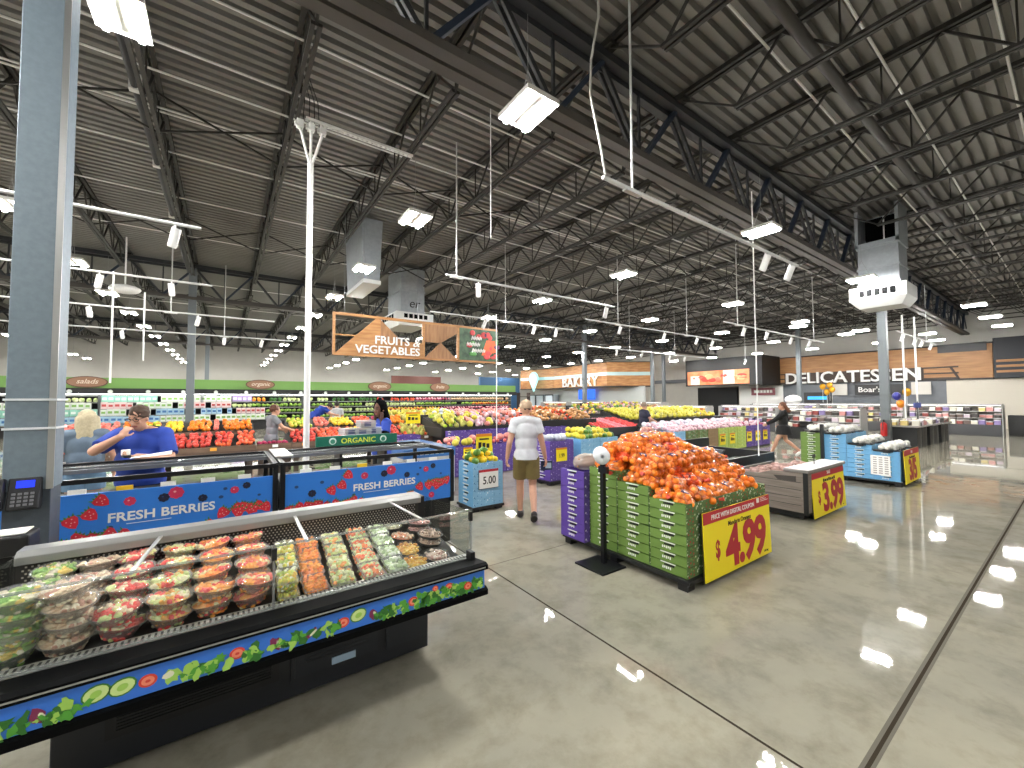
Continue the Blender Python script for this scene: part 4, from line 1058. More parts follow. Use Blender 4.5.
# ---- heaps of loose produce
def lump(name, mat, rad, n=10, k=7, fn=None, cat='fruit'):
    return Proto(lambda: obj(name, MB().ball((0, 0, rad[2]*.9), rad, n, k, 0, fn=fn), mat, cat=cat))
def dimple(v): return Vector((v.x, v.y, v.z*(1 - .25*max(0, 1-3*math.hypot(v.x, v.y)))))
def pm(n, c, c2, r=.4): return M(n, c, r, col2=c2, noise=.3, nscale=14)
FR = {
 'red_apple': lump('red_apple', pm('apple_red', 'c42a2a', 'd9604a'), (.05, .05, .046), fn=dimple),
 'peach': lump('peach', pm('peach_skin', 'e8743c', 'e23f3a'), (.05, .05, .047), fn=dimple),
 'orange': lump('orange', pm('orange_skin', 'f08a1a', 'e87a14'), (.05, .05, .049)),
 'lemon': lump('lemon', pm('lemon_skin', 'f2cf2a', 'e8bd1e'), (.058, .045, .045)),
 'green_apple': lump('green_apple', pm('apple_green', 'b9cf3e', '9abc34'), (.05, .05, .046), fn=dimple),
 'yellow_apple': lump('yellow_apple', pm('apple_yellow', 'e6d458', 'dcb84a'), (.05, .05, .046), fn=dimple),
 'plum': lump('plum', pm('plum_skin', 'b02450', '8a1c48'), (.045, .045, .042)),
 'pink_apple': lump('pink_apple', pm('apple_pink', 'e88a72', 'd85a58'), (.05, .05, .046), fn=dimple),
 'yellow_pepper': lump('yellow_pepper', pm('pepper_yellow', 'e3d03a', 'cfc040'), (.075, .06, .06), fn=dimple),
 'green_pepper': lump('green_pepper', pm('pepper_green', '4a7a34', '6f9a3c'), (.075, .06, .06), fn=dimple),
 'yellow_melon': lump('yellow_melon', pm('melon_yellow', 'dcd04a', 'b9b23e'), (.1, .085, .085)),
 'onion': lump('onion', pm('onion_skin', 'c295a2', 'd6bcbf'), (.075, .075, .07)),
 'potato': lump('potato', pm('potato_skin', 'b98a5a', 'd09a60'), (.09, .07, .06)),
 'pear': lump('pear', pm('pear_skin', 'c5c068', 'a8a84e'), (.06, .06, .075), fn=lambda v: Vector((v.x*(1-.3*v.z), v.y*(1-.3*v.z), v.z))),
 'pink_melon': lump('pink_melon', pm('melon_pink', 'e8a898', 'd87a78'), (.1, .09, .08)),
 'cauliflower': lump('cauliflower', pm('cauliflower_head', 'd4d6dc', 'b7bccb'), (.1, .1, .085), fn=lambda v: v*(1+.07*math.sin(12*v.x)*math.sin(11*v.y))),
}
def bin_fill(kinds, x0, x1, y0, y1, z0, z1, step, place, jit=.65, bump=0.):
    """one produce layer lying on a slope from (y0, z0) up to (y1, z1)"""
    nx = max(1, int((x1-x0)/step)); ny = max(1, int((y1-y0)/step))
    for i in range(nx):
        for j in range(ny):
            k = R.choice(kinds); u = (i+.5)/nx; v = (j+.5)/ny
            z = z0+(z1-z0)*v + bump*math.sin(PI*u)*math.sin(PI*v)
            FR[k].at((x0+(i+.5)*step+R.uniform(-1, 1)*jit*step*.4, y0+(j+.5)*step+R.uniform(-1, 1)*jit*step*.4, z+R.uniform(0, .03)),
                     (R.uniform(-.4, .4), R.uniform(-.4, .4), R.random()*6), '%s %s' % (k.replace('_', ' '), place), '%ss %s' % (k.replace('_', ' '), place), R.uniform(.92, 1.08))
PLANK = M_wood('plank_brown', '5a463a', '7a6250', .55, 1.2, 6, 10)
def fruit_table(lab, x0, x1, y0, kinds_front, kinds_rear, place):
    t = thing('fruit_table', lab, 'produce table', (x0, y0, 0)); W = x1-x0
    obj('front_board', MB().box(0, W, -.04, 0, .6, .82), PLANK, t)
    obj('board_groove', MB().box(0, W, -.044, -.04, .7, .706), M('groove_dark'), t)
    m = MB(); m.prism([(0, .6), (.72, .6), (1.5, .6), (1.5, 1.28), (.78, 1.08), (.72, 1.02), (0, .78)], 0, W, 'x'); obj('sloped_bed', m, M('bed_black', '1a1917', .6), t)
    obj('tier_board', MB().box(0, W, .7, .74, .98, 1.1), PLANK, t)
    m = MB()
    for x in (.05, W/2, W-.15):
        for y in (.05, 1.35): m.box(x, x+.1, y, y+.1, 0, .6)
    obj('leg', m, M('leg_brown', '3f342c', .6), t)
    for i in range(int(W/.75)):
        obj('price_tag', MB().box(.2+i*.75, .31+i*.75, -.052, -.045, .74, .8), PAPER if i % 3 else M('tag_orange', 'eaa23a', .5), t)
    x = x0+.02
    for kd, w in kinds_front: bin_fill(kd, x, min(x+w, x1), y0+.02, y0+.7, .785, 1.015, .105, 'in the lower tier of the ' + place); x += w
    x = x0+.02
    for kd, w in kinds_rear: bin_fill(kd, x, min(x+w, x1), y0+.78, y0+1.42, 1.085, 1.25, .105, 'in the upper tier of the ' + place); x += w
fruit_table('brown plank fruit table of oranges and red apples behind the blue-shirted man', -2.7, .55, 10.5,
            [(['red_apple'], .9), (['green_apple'], .6), (['red_apple'], 1.0), (['red_apple', 'peach'], .4), (['peach'], .4)],
            [(['pink_apple'], .9), (['orange', 'green_apple'], .7), (['lemon'], .4), (['orange'], .45), (['pink_apple'], .2), (['orange'], .6)], 'left fruit table')
fruit_table('brown plank fruit table of apples and plums behind the ORGANIC sign', 1.25, 5.4, 10.5,
            [(['red_apple'], .55), (['pink_apple', 'peach'], .7), (['peach', 'lemon'], .9), (['red_apple'], .5), (['pear', 'peach'], .8), (['peach'], .8)],
            [(['green_apple', 'yellow_apple'], .6), (['pink_apple'], .4), (['lemon', 'yellow_apple'], .6), (['peach'], .5), (['plum', 'red_apple'], .4), (['orange'], .5), (['pear'], .7), (['yellow_apple'], .9)], 'right fruit table')

t = thing('fruit_bin', 'low plank bin of plums between the two fruit tables', 'produce bin', (.56, 10.5, 0))
obj('front_board', MB().box(0, .68, -.04, 0, .6, .82), PLANK, t); obj('tray', MB().box(0, .68, 0, .32, .6, .78), M('bed_black'), t); obj('base', MB().box(.05, .63, .03, .28, 0, .6), M('leg_brown'), t)
obj('price_tag', MB().box(.3, .41, -.052, -.045, .74, .8), PAPER, t)
bin_fill(['plum'], .58, 1.23, 10.52, 10.8, .775, .775, .095, 'in the low bin between the fruit tables')
# ---- $5.00 bin
pallet('black_pallet', 3.18, 3.78, 5.58, 6.12, .08, 'small black pallet under the blue $5.00 cartons')
stack('blue', 3.2, 5.6, .56, .48, .115, 6, .08, 'single stack with the 5.00 card', 'blue cartons with the 5.00 card')
bin_fill(['lemon', 'lemon', 'green_pepper'], 3.22, 3.74, 5.62, 6.06, .74, .78, .1, 'in the blue $5.00 carton stack')
bin_fill(['lemon', 'green_pepper', 'lemon'], 3.3, 3.68, 5.7, 6.0, .84, .86, .1, 'heaped on the blue $5.00 carton stack')
t = thing('price_card', 'white card reading 5.00 on the blue carton stack', 'price sign', (3.3, 5.585, .36))
obj('card', MB().box(0, .36, -.006, 0, 0, .3), PAPER, t); obj('header_band', MB().box(0, .36, -.008, -.005, .26, .3), REDB, t)
m = MB(); lettering(m, '5.00', (.19, -.008, .07), .17, bold=.012, sx=.85, ext=.001); obj('price_digits', m, TEXTK, t)
obj('card_edge', MB().box(-.008, .368, -.004, .002, -.008, .0).box(-.008, 0, -.004, .002, 0, .3), BLACK, t)
def sign_card(lab, loc, w, h, text, col=YEL, ink=TEXTK, pole=0., facing=0., band=True):
    t = thing('price_card', lab, 'price sign', loc, facing)
    obj('card', MB().box(-w/2, w/2, -.006, 0, 0, h), col, t)
    if band: obj('header_band', MB().box(-w/2, w/2, -.008, -.005, h*.86, h), REDB if col is not YEL else M('band_orange', 'e08a1e', .5), t)
    m = MB()
    if text: lettering(m, text, (0, -.008, h*.28), h*.42, bold=.015, sx=.8, ext=.001); obj('price_digits', m, ink, t)
    else:
        for k in range(3): m.box(-w*.36+k*w*.25, -w*.17+k*w*.25, -.008, -.005, h*.3, h*(.6-.04*k))
        m.box(-w*.3, w*.3, -.008, -.005, h*.7, h*.78); obj('price_print', m, ink, t)
    if pole: obj('pole', MB().cyl((0, .006, -pole), (0, .006, 0), .008, n=6), BLACKM, t)
    return t
sign_card('tall yellow price card behind the $5.00 carton stack', (4.1, 6.75, .72), .36, .4, None, pole=.72)
sign_card('yellow price card above the fruit table behind the hooded worker', (4.1, 10.4, 1.15), .4, .3, None, pole=.35)

# ---- cartons and heaps around the walking man
pallet('black_pallet', 5.45, 6.2, 6.38, 7.0, .08, 'black pallet under the purple cartons right of the walking man')
stack('purple', 5.5, 6.42, .66, .55, .118, 7, .08, 'stack with the yellow 1.99 card', 'purple cartons with the yellow 1.99 card')
bin_fill(['cauliflower'], 5.53, 6.13, 6.46, 6.94, .86, .86, .19, 'on the purple cartons right of the walking man')
sign_card('yellow 1.99 card on the purple cartons', (5.8, 6.405, .48), .3, .28, '1.99')
pallet('black_pallet', 6.42, 7.72, 6.45, 7.3, .08, 'black pallet under the blue pepper cartons')
for i in range(2): stack('blue', 6.45+i*.62, 6.48, .6, .78, .116, 7, .08, '%s stack under the yellow peppers' % ('left', 'right')[i], 'blue cartons under the yellow peppers')
bin_fill(['yellow_pepper', 'yellow_pepper', 'green_pepper'], 6.5, 7.65, 6.5, 7.24, .86, .9, .125, 'on the blue cartons behind the bag roll')
bin_fill(['yellow_pepper', 'green_pepper', 'yellow_pepper'], 6.6, 7.55, 6.6, 7.2, .96, 1.0, .135, 'heaped on the blue cartons behind the bag roll')
for i in range(4): stack('purple', 3.9+i*.6, 8.3, .58, .5, .115, 6, .02, '%s stack of the row left of the walking man' % ORD[i], 'purple cartons left of the walking man')
for i in range(2): stack('purple', 2.9+i*.5, 9.35, .48, .42, .13, 7, .02, '%s stack behind the white chest' % ('left', 'right')[i], 'purple cartons behind the white chest')
sign_card('white price card on the purple cartons behind the white chest', (3.15, 9.34, .62), .26, .24, None, PAPER)
sign_card('left yellow card on the purple carton row', (4.6, 8.285, .42), .24, .26, None); sign_card('right yellow card on the purple carton row', (5.15, 8.285, .42), .24, .26, None)
bin_fill(['pink_melon', 'pink_apple', 'yellow_melon'], 3.92, 6.28, 8.32, 8.78, .7, .78, .17, 'on the purple carton row')
def bed_table(lab, x0, x1, y0, y1, z0, z1, col, name='produce_table', skirt=True, cat='produce table'):
    t = thing(name, lab, cat, (x0, y0, 0)); W = x1-x0; D = y1-y0
    m = MB(); m.prism([(0, z0-.18), (D, z0-.18), (D, z1), (0, z0)], 0, W, 'x'); obj('sloped_bed', m, col, t)
    m = MB().box(-.03, W+.03, -.04, 0, z0-.2, z0+.05).box(-.03, W+.03, D, D+.04, z0-.2, z1+.05).box(-.04, 0, 0, D, z0-.2, z0+.04).box(W, W+.04, 0, D, z0-.2, z0+.04); obj('rim', m, col, t)
    m = MB()
    if skirt: m.box(.1, W-.1, .1, D-.1, 0, z0-.18)
    else:
        for x in (.05, W-.13):
            for y in (.05, D-.13): m.box(x, x+.08, y, y+.08, 0, z0-.18)
    obj('base', m, BLACK, t)
    return t
for i in range(6): stack('purple', 4.62+i*.63, 9.05, .61, .46, .12, 8, .02, '%s stack below the pink fruit table' % ORD[i], 'purple cartons below the pink fruit table')
bed_table('dark table heaped with pink and yellow fruit beyond the purple carton row', 4.6, 8.4, 9.6, 11.0, 1.0, 1.3, M('bed_black'))
x = 4.65
for kd, w in ((['pear', 'yellow_melon', 'green_apple'], .9), (['pink_melon', 'onion', 'yellow_melon'], .8), (['pink_melon', 'onion', 'pink_apple'], .8), (['peach', 'pink_melon', 'cauliflower'], .7), (['pink_melon', 'plum', 'onion'], .5)):
    bin_fill(kd, x, x+w, 9.64, 10.96, 1.0, 1.29, .17, 'on the dark table beyond the purple carton row', bump=.08); x += w
bed_table('dark table of mixed fruit in front of the green header wall', 4.5, 10.5, 13.5, 15.0, .95, 1.3, M('bed_black'))
x = 4.55
for kd, w in ((['pear', 'yellow_melon'], 1.6), (['yellow_melon', 'cauliflower'], 1.2), (['pink_melon', 'onion'], 1.2), (['pink_melon', 'peach'], 1.2), (['potato', 'onion'], .7)):
    bin_fill(kd, x, x+w, 13.55, 14.9, .95, 1.29, .19, 'on the dark table before the green header wall', bump=.1); x += w
bed_table('tall black stand heaped with potatoes right of the walking man', 7.7, 9.9, 9.3, 10.4, 1.1, 1.3, BLACK)
x = 7.75
for kd, w in ((['potato'], .9), (['potato', 'peach'], .7), (['potato'], .5)): bin_fill(kd, x, x+w, 9.34, 10.36, 1.1, 1.3, .16, 'on the tall black stand', bump=.14); x += w
bed_table('second black stand heaped with brown and orange produce behind the first', 9.0, 11.6, 12.0, 13.2, 1.05, 1.35, BLACK)
bin_fill(['potato', 'peach', 'orange'], 9.05, 11.55, 12.05, 13.15, 1.06, 1.34, .18, 'on the second black stand', bump=.2)
bed_table('dark grey table of red and pink trays left of the man in navy', 9.5, 11.5, 8.6, 9.9, .84, 1.12, M('bin_grey', '2c2d30', .5))
PT = {}
def fruit_tray(nm, c, c2):
    def make():
        t = thing('fruit_tray', '', 'fruit tray'); obj('tray', MB().box(-.14, .14, -.1, .1, 0, .04), M('tray_'+nm, c2, .5), t)
        m = MB()
        for i in range(10): m.ball((R.uniform(-.11, .11), R.uniform(-.07, .07), .045), .03, 8, 5)
        obj('fruit', m, M('trayfruit_'+nm, c, .4), t); return t
    return Proto(make)
PT = {'red': fruit_tray('red', 'd8403c', 'b83030'), 'pink': fruit_tray('pink', 'e08a94', 'c86a78')}
for i in range(6):
    for j in range(5):
        nm = 'pink' if i in (2, 3) else 'red'
        PT[nm].at((9.68+i*.32, 8.75+j*.24, .86+.05*j), (.21, 0, 0), '%s fruit tray on the dark grey table, %s row, %s across' % (nm, ORD[j], ORD[i]), 'fruit trays on the dark grey table')
# row of carton stacks at right of the oranges
rowc = ['blue', 'green', 'green', 'brown', 'lime', 'lime', 'lime', 'purple', 'purple', 'purple']
for i, c in enumerate(rowc):
    stack(c, 10.75+i*.63, 7.0, .61, .5, .125, 6, .06, '%s stack of the onion row' % ORD[i], 'cartons of the onion row')
    bin_fill([('onion'), ('onion', 'plum')[i == 7]] if c != 'purple' else ['onion', 'plum'], 10.78+i*.63, 11.34+i*.63, 7.03, 7.47, .72, .8, .14, 'on the onion carton row', bump=.06)
obj('plinth', MB().box(10.72, 17.05, 7.0, 8.2, 0, .058), BLACK, label='low black plinth under the onion carton row', cat='plinth')
bed_table('black bed of onions behind the carton row', 10.8, 16.5, 7.56, 8.3, .76, .92, BLACK)
bin_fill(['onion', 'onion', 'cauliflower'], 10.85, 16.4, 7.6, 8.26, .77, .9, .16, 'on the bed behind the carton row')
for i, x in enumerate((13.45, 14.1, 15.3, 15.95, 16.55)): sign_card('yellow card on the onion carton row, %s from the left' % ORD[i], (x+.05, 6.985, .25), .34, .36, None)
bed_table('long black table of yellow melons behind the man in navy', 12.3, 18.6, 9.7, 11.2, .95, 1.3, BLACK)
x = 12.35
for kd, w in ((['yellow_melon'], 1.6), (['yellow_melon', 'pear'], 1.5), (['yellow_melon'], 1.5), (['yellow_melon', 'lemon'], 1.5)): bin_fill(kd, x, x+w, 9.75, 11.15, .96, 1.29, .2, 'on the long black table', bump=.1); x += w
bed_table('farther black table of pale fruit before the bakery', 14.5, 20.5, 14.2, 15.6, 1.0, 1.4, BLACK)
bin_fill(['yellow_melon', 'onion', 'potato', 'green_pepper'], 14.55, 20.4, 14.25, 15.5, 1.0, 1.4, .25, 'on the farther black table', bump=.1)
bed_table('farthest black table of mixed produce before the bakery', 18.5, 24., 17.2, 18.6, 1.0, 1.5, BLACK)
bin_fill(['peach', 'onion', 'red_apple', 'yellow_melon'], 18.6, 23.9, 17.3, 18.5, 1.0, 1.5, .27, 'on the farthest black table', bump=.1)
# white chest and small fixtures behind the berry cases
t = thing('chest_cooler', 'white glass-topped chest with blue printed strip behind the berry cases', 'chest cooler', (2.55, 6.9, 0))
obj('body', MB().box(0, 1.0, 0, 1.7, .05, .8), M('chest_white', 'c9ccca', .4), t, bevel=.015)
obj('blue_strip', MB().box(-.006, 1.006, -.006, 1.706, .74, .9), M('chest_blue', '3f74b8', .45), t)
obj('glass_top', MB().box(.03, .97, .03, 1.67, .9, .915), GLASS, t)
m = MB()
for k in range(6): m.box(.2+k*.1, .27+k*.1, -.008, -.005, .79, .85)
obj('strip_print', m, WHITE, t)
# ================================================================== PEOPLE
SKIN = M('skin_light', 'c99a80', .55); SKIN2 = M('skin_brown', '6f4a38', .55)
EYE = M('eye_dark', '2a2220', .4); LIP = M('lip', 'a8605a', .5)
def cap(m, p0, r0, p1, r1, flat0=False, flat1=False, n=14, mi=0):
    """tapered limb with round ends"""
    m.cyl(p0, p1, r0, r1, n, mi)
    if not flat0: m.ball(p0, r0, n, 8, mi)
    if not flat1: m.ball(p1, r1, n, 8, mi)
def voxel(m, size, name, mats, smooth=3, cut=None):
    me = m.mesh('remesh_source', M('skin_light'))
    o = bpy.data.objects.new('remesh_source', me); C.objects.link(o)
    md = o.modifiers.new('r', 'REMESH'); md.mode = 'VOXEL'; md.voxel_size = size
    sm = o.modifiers.new('s', 'SMOOTH'); sm.iterations = smooth; sm.factor = .5
    dg = bpy.context.evaluated_depsgraph_get(); dg.update()
    out = bpy.data.meshes.new_from_object(o.evaluated_get(dg)); out.name = name
    bpy.data.objects.remove(o); bpy.data.meshes.remove(me)
    out.materials.clear()
    for x in (mats if isinstance(mats, (list, tuple)) else [mats]): out.materials.append(x)
    if cut:
        bm = bmesh.new(); bm.from_mesh(out)
        for co, no in cut: bmesh.ops.bisect_plane(bm, geom=bm.verts[:]+bm.edges[:]+bm.faces[:], plane_co=co, plane_no=no, clear_outer=True)
        bm.to_mesh(out); bm.free()
    out.polygons.foreach_set('use_smooth', [True]*len(out.polygons))
    return out
V = Vector
def hand(m, wrist, d, n, r=1., curl=.5, side=1):
    """palm, four bent fingers and a thumb; d points along the hand, n out of the palm"""
    d = V(d).normalized(); n = V(n); n = (n - d*n.dot(d)).normalized(); s = d.cross(n)*side
    rot = Matrix((s*side, d, n)).transposed()
    w = V(wrist); c = w + d*.045*r
    m.ball(c, (.04*r, .052*r, .017*r), 12, 8, 0, Matrix((s, d, n)).transposed())
    for i, (o, ln) in enumerate(((-.03, .07), (-.01, .08), (.011, .075), (.03, .058))):
        p = w + d*.085*r + s*o*r
        a = .35+curl; q = p + (d*math.cos(a*.6)+n*math.sin(a*.6))*ln*.5*r
        e = q + (d*math.cos(a*1.7)+n*math.sin(a*1.7))*ln*.5*r
        cap(m, p, .0095*r, q, .009*r, n=8); cap(m, q, .009*r, e, .0075*r, n=8)
    p = w + d*.02*r - s*.03*r; q = p + (d*.7 - s*.75 + n*.35).normalized()*.04*r; e = q + (d*.95 - s*.1 + n*.5).normalized()*.032*r
    cap(m, p, .0125*r, q, .0105*r, n=8); cap(m, q, .0105*r, e, .009*r, n=8)
def foot(m, ankle, yaw=0., pitch=0., r=1.):
    rot = Matrix.Rotation(-yaw, 3, 'Z') @ Matrix.Rotation(pitch, 3, 'X')
    a = V(ankle)
    m.ball(a + rot @ V((0, .06, -.045)), (.045*r, .125*r, .038*r), 12, 8, 0, rot); m.ball(a + rot @ V((0, -.02, -.03)), (.038*r, .05*r, .05*r), 12, 8, 0, rot)
def human(lab, loc, rz, J, skin=SKIN, vox=.0085, girth=1., belly=0., chest=1., head_yaw=0., head_pitch=0., hair='3a2a20', hairstyle='short', top=None, bottom=None, shoes=None, female=False, hands=None, extras=None):
    """J: joints in local metres, +Y is the way the body faces, +X its right... side"""
    t = thing('person', lab, 'person', loc, rz)
    hip, chst, neck, head = V(J['hip']), V(J['chest']), V(J['neck']), V(J['head'])
    b = MB(); g = girth
    up = (chst-hip).normalized()
    def torso(m, inf, lo=True):
        k = inf
        m.ball(hip+V((0, 0, .0)), (.165*g+k, .115*g+k, .13+k), 18, 12)
        mid = hip.lerp(chst, .5); m.ball(mid+V((0, .02*belly*8, 0)), (.148*g+k+belly*.35, .105*g+k+belly, .17+k+belly*.3), 18, 12)
        m.ball(chst, ((.172 if not female else .155)*g*chest+k, .112*g+k+.1*belly, .17+k), 18, 12)
        if female:
            for s in (-1, 1): m.ball(chst+V((s*.07*g, .08*g, -.04)), (.065+k, .06+k, .065+k), 12, 8)
        for s in 'lr': cap(m, chst+V((0, 0, .1)), .075*g+k, V(J['sh_'+s]), .06*g**.5+k); cap(m, neck+V((0, -.02, -.03)), .056*g**.5+k, V(J['sh_'+s])+V((0, -.01, .0)), .055*g**.5+k)
    torso(b, 0)
    cap(b, chst+V((0, -.01, .1)), .07, neck, .055*g**.5); cap(b, neck, .055*g**.5, head+V((0, -.01, -.06)), .05*g**.5)
    HR = Matrix.Rotation(-head_yaw, 3, 'Z') @ Matrix.Rotation(head_pitch, 3, 'X')
    H = lambda x, y, z: head + HR @ V((x, y, z))
    for s in 'lr': cap(b, neck+V((0, -.02, -.02)), .06*g**.5, V(J['sh_'+s])+V((0, -.01, .0)), .055*g**.5)
    b.ball(H(0, -.01, .03), (.079, .1, .106), 18, 12, 0, HR); b.ball(H(0, .022, -.045), (.058*g**.4, .07, .07), 14, 10, 0, HR); b.ball(H(0, .06, -.09), (.028, .026, .022), 10, 8, 0, HR)
    cap(b, H(0, .09, .015), .009, H(0, .108, -.022), .015, n=8); b.ball(H(0, .098, -.03), (.02, .013, .01), 8, 6, 0, HR)
    for s in (-1, 1):
        b.ball(H(s*.077, -.005, -.005), (.011, .02, .033), 10, 8, 0, HR); b.ball(H(s*.033, .077, .028), (.02, .012, .012), 8, 6, 0, HR); b.ball(H(s*.035, .07, -.012), (.024, .02, .02), 8, 6, 0, HR)
    b.ball(H(0, .083, -.058), (.026, .012, .011), 10, 6, 0, HR)
    for s in 'lr':
        sh, el, wr = V(J['sh_'+s]), V(J['el_'+s]), V(J['wr_'+s]); q = g**.6
        cap(b, sh, .056*q, el, .043*q); cap(b, el, .043*q, el.lerp(wr, .35), .042*q); cap(b, el.lerp(wr, .35), .042*q, wr, .028*q)
        hh = (hands or {}).get(s)
        if hh: hand(b, wr, hh[0], hh[1], 1., hh[2] if len(hh) > 2 else .5, 1 if s == 'r' else -1)
        else: hand(b, wr, wr-el, V((1 if s == 'l' else -1, 0, 0)), 1., .5, 1 if s == 'r' else -1)
        hp, kn, an = V(J['hp_'+s]), V(J['kn_'+s]), V(J['an_'+s])
        cap(b, hp, .088*q, kn, .056*q); cap(b, kn, .056*q, kn.lerp(an, .3)+V((0, -.012, 0)), .057*q); cap(b, kn.lerp(an, .3)+V((0, -.012, 0)), .057*q, an, .036)
        foot(b, an, *(J.get('ft_'+s) or (0, 0)))
    me = voxel(b, vox, 'body', [skin, EYE, LIP, M('brow_dark', hair, .6)], 2)
    eL = [H(s*.033, .09, .028) for s in (-1, 1)]; mo = H(0, .096, -.058); br = [H(s*.035, .088, .05) for s in (-1, 1)]
    for p in me.polygons:
        c = p.center
        if min((c-e).length for e in eL) < .0125: p.material_index = 1
        elif (lambda d: abs(d.dot(HR @ V((1, 0, 0)))) < .024 and abs(d.dot(HR @ V((0, 0, 1)))) < .009 and d.length < .032)(c-mo): p.material_index = 2
        elif min((lambda d: 0 if (abs(d.dot(HR @ V((1, 0, 0)))) < .02 and abs(d.dot(HR @ V((0, 0, 1)))) < .005 and d.length < .028) else 1)(c-e) for e in br) == 0: p.material_index = 3
    obj('body', me, None, t)
    # hair
    hm = M('hair_'+hair, hair, .6, noise=.2, nscale=40)
    h = MB()
    if hairstyle in ('short', 'cap'):
        h.ball(H(0, -.022, .048), ((.09, .107, .104) if hairstyle == 'short' else (.082, .097, .09)), 18, 12, 0, HR, fn=lambda v: v*(1+.11*math.sin(13*v.x+7*v.z)*math.sin(11*v.y+3*v.z)))
        cut = [(H(0, .068, .05), HR @ V((0, 1, -.75)))]
        obj('hair', voxel(h, .009, 'hair', hm, 1, cut), None, t)
    elif hairstyle == 'long':
        h.ball(H(0, -.02, .045), (.086, .102, .1), 18, 12, 0, HR)
        for s in (-1, -.5, 0, .5, 1): cap(h, H(s*.07, -.05-.03*(1-abs(s)), .02), .045, H(s*.085, -.075-.03*(1-abs(s)), -.22), .035)
        for s in (-1, 1): cap(h, H(s*.075, .0, .03), .03, H(s*.09, -.02, -.16), .026)
        obj('hair', voxel(h, .01, 'hair', hm, 2, [(H(0, .05, .06), HR @ V((0, 1, -.35)))]), None, t)
    elif hairstyle == 'loose':
        h.ball(H(0, -.02, .045), (.088, .102, .1), 18, 12, 0, HR)
        for s in (-1, -.4, .4, 1): cap(h, H(s*.06, -.06, .02), .05, H(s*.08, -.13-.05*abs(s), -.15), .04)
        obj('hair', voxel(h, .01, 'hair', hm, 2, [(H(0, .05, .06), HR @ V((0, 1, -.4)))]), None, t)
    # top garment
    if top:
        m = MB(); k = top.get('loose', .014); torso(m, k); q = g**.6; m.ball(hip+V((0, 0, -.03)), (.172*g+k, .128*g+k, .2), 18, 12)
        for s in 'lr':
            sh, el, wr = V(J['sh_'+s]), V(J['el_'+s]), V(J['wr_'+s])
            if top['sleeve'] <= 1: cap(m, sh, .056*q+k, sh.lerp(el, top['sleeve']), (.046*q+k*1.7), flat1=True)
            else: cap(m, sh, .056*q+k, el, .045*q+k); cap(m, el, .045*q+k, wr, .032*q+k, flat1=True)
        if top.get('skirt'):
            m.cyl(hip+V((0, 0, .05)), hip+V((0, 0, -top['skirt'])), .16*g+k, .2*g+k, 20)
        cuts = [(V((0, 0, top['hem'])), V((0, 0, -1))), (neck+V((0, 0, .012)), V((0, .3, 1)))]
        tp = obj('top', voxel(m, .011, 'top', M(top['name'], top['col'], .75, noise=.12, nscale=14, bump=.15), 7, cuts), None, t, label=top['lab'])
    if top and top.get('under'):
        m = MB(); q = g**.6
        for s in 'lr':
            sh, el, wr = V(J['sh_'+s]), V(J['el_'+s]), V(J['wr_'+s]); cap(m, sh, .066*q, el, .056*q); cap(m, el, .056*q, wr, .042*q, flat1=True)
        obj('sleeves', voxel(m, .011, 'sleeves', M(top['under'], '08080a', .9, spec=.1), 1), None, t, label='black long sleeves')
    if bottom:
        m = MB(); k = bottom.get('loose', .014); q = g**.6
        m.ball(hip, (.165*g+k, .115*g+k, .13+k), 18, 12)
        for s in 'lr':
            hp, kn, an = V(J['hp_'+s]), V(J['kn_'+s]), V(J['an_'+s])
            if bottom['leg'] <= 1: cap(m, hp, .092*q+k, hp.lerp(kn, bottom['leg']), .075*q+k*2, flat1=True)
            else: cap(m, hp, .09*q+k, kn, .06*q+k); cap(m, kn, .06*q+k, an+V((0, 0, .02)), .048*q+k, flat1=True)
        obj('bottoms', voxel(m, .011, 'bottoms', M(bottom['name'], bottom['col'], .8, noise=.15, nscale=12, bump=.2), 2, [(hip+V((0, 0, .115)), V((0, 0, 1)))]), None, t, label=bottom['lab'])
    if shoes:
        m = MB()
        for s in 'lr':
            an = V(J['an_'+s]); yw, pt = J.get('ft_'+s) or (0, 0); rot = Matrix.Rotation(-yw, 3, 'Z') @ Matrix.Rotation(pt, 3, 'X')
            m.ball(an + rot @ V((0, .06, -.047)), (.053, .138, .042), 14, 8, 0, rot); m.ball(an + rot @ V((0, -.025, -.035)), (.048, .055, .05), 12, 8, 0, rot)
            m.ball(an + rot @ V((0, .045, -.075)), (.055, .15, .014), 14, 6, 0, rot)
        obj('shoes', voxel(m, .009, 'shoes', M('shoe_'+shoes, shoes, .6), 1), None, t)
    if extras: extras(t, H, HR, J)
    return t
def stand(h=1.75, w=1.):
    s = h/1.75
    J = {'hip': (0, 0, .95), 'chest': (0, 0, 1.3), 'neck': (0, -.01, 1.5), 'head': (0, .02, 1.62),
         'sh_l': (-.158, 0, 1.43), 'sh_r': (.158, 0, 1.43), 'el_l': (-.21, -.03, 1.14), 'el_r': (.21, -.03, 1.14), 'wr_l': (-.225, .05, .9), 'wr_r': (.225, .05, .9),
         'hp_l': (-.09, 0, .9), 'hp_r': (.09, 0, .9), 'kn_l': (-.1, .01, .5), 'kn_r': (.1, .01, .5), 'an_l': (-.1, -.02, .09), 'an_r': (.1, -.02, .09)}
    return {k: (v[0]*s*w, v[1]*s, v[2]*s) for k, v in J.items()}
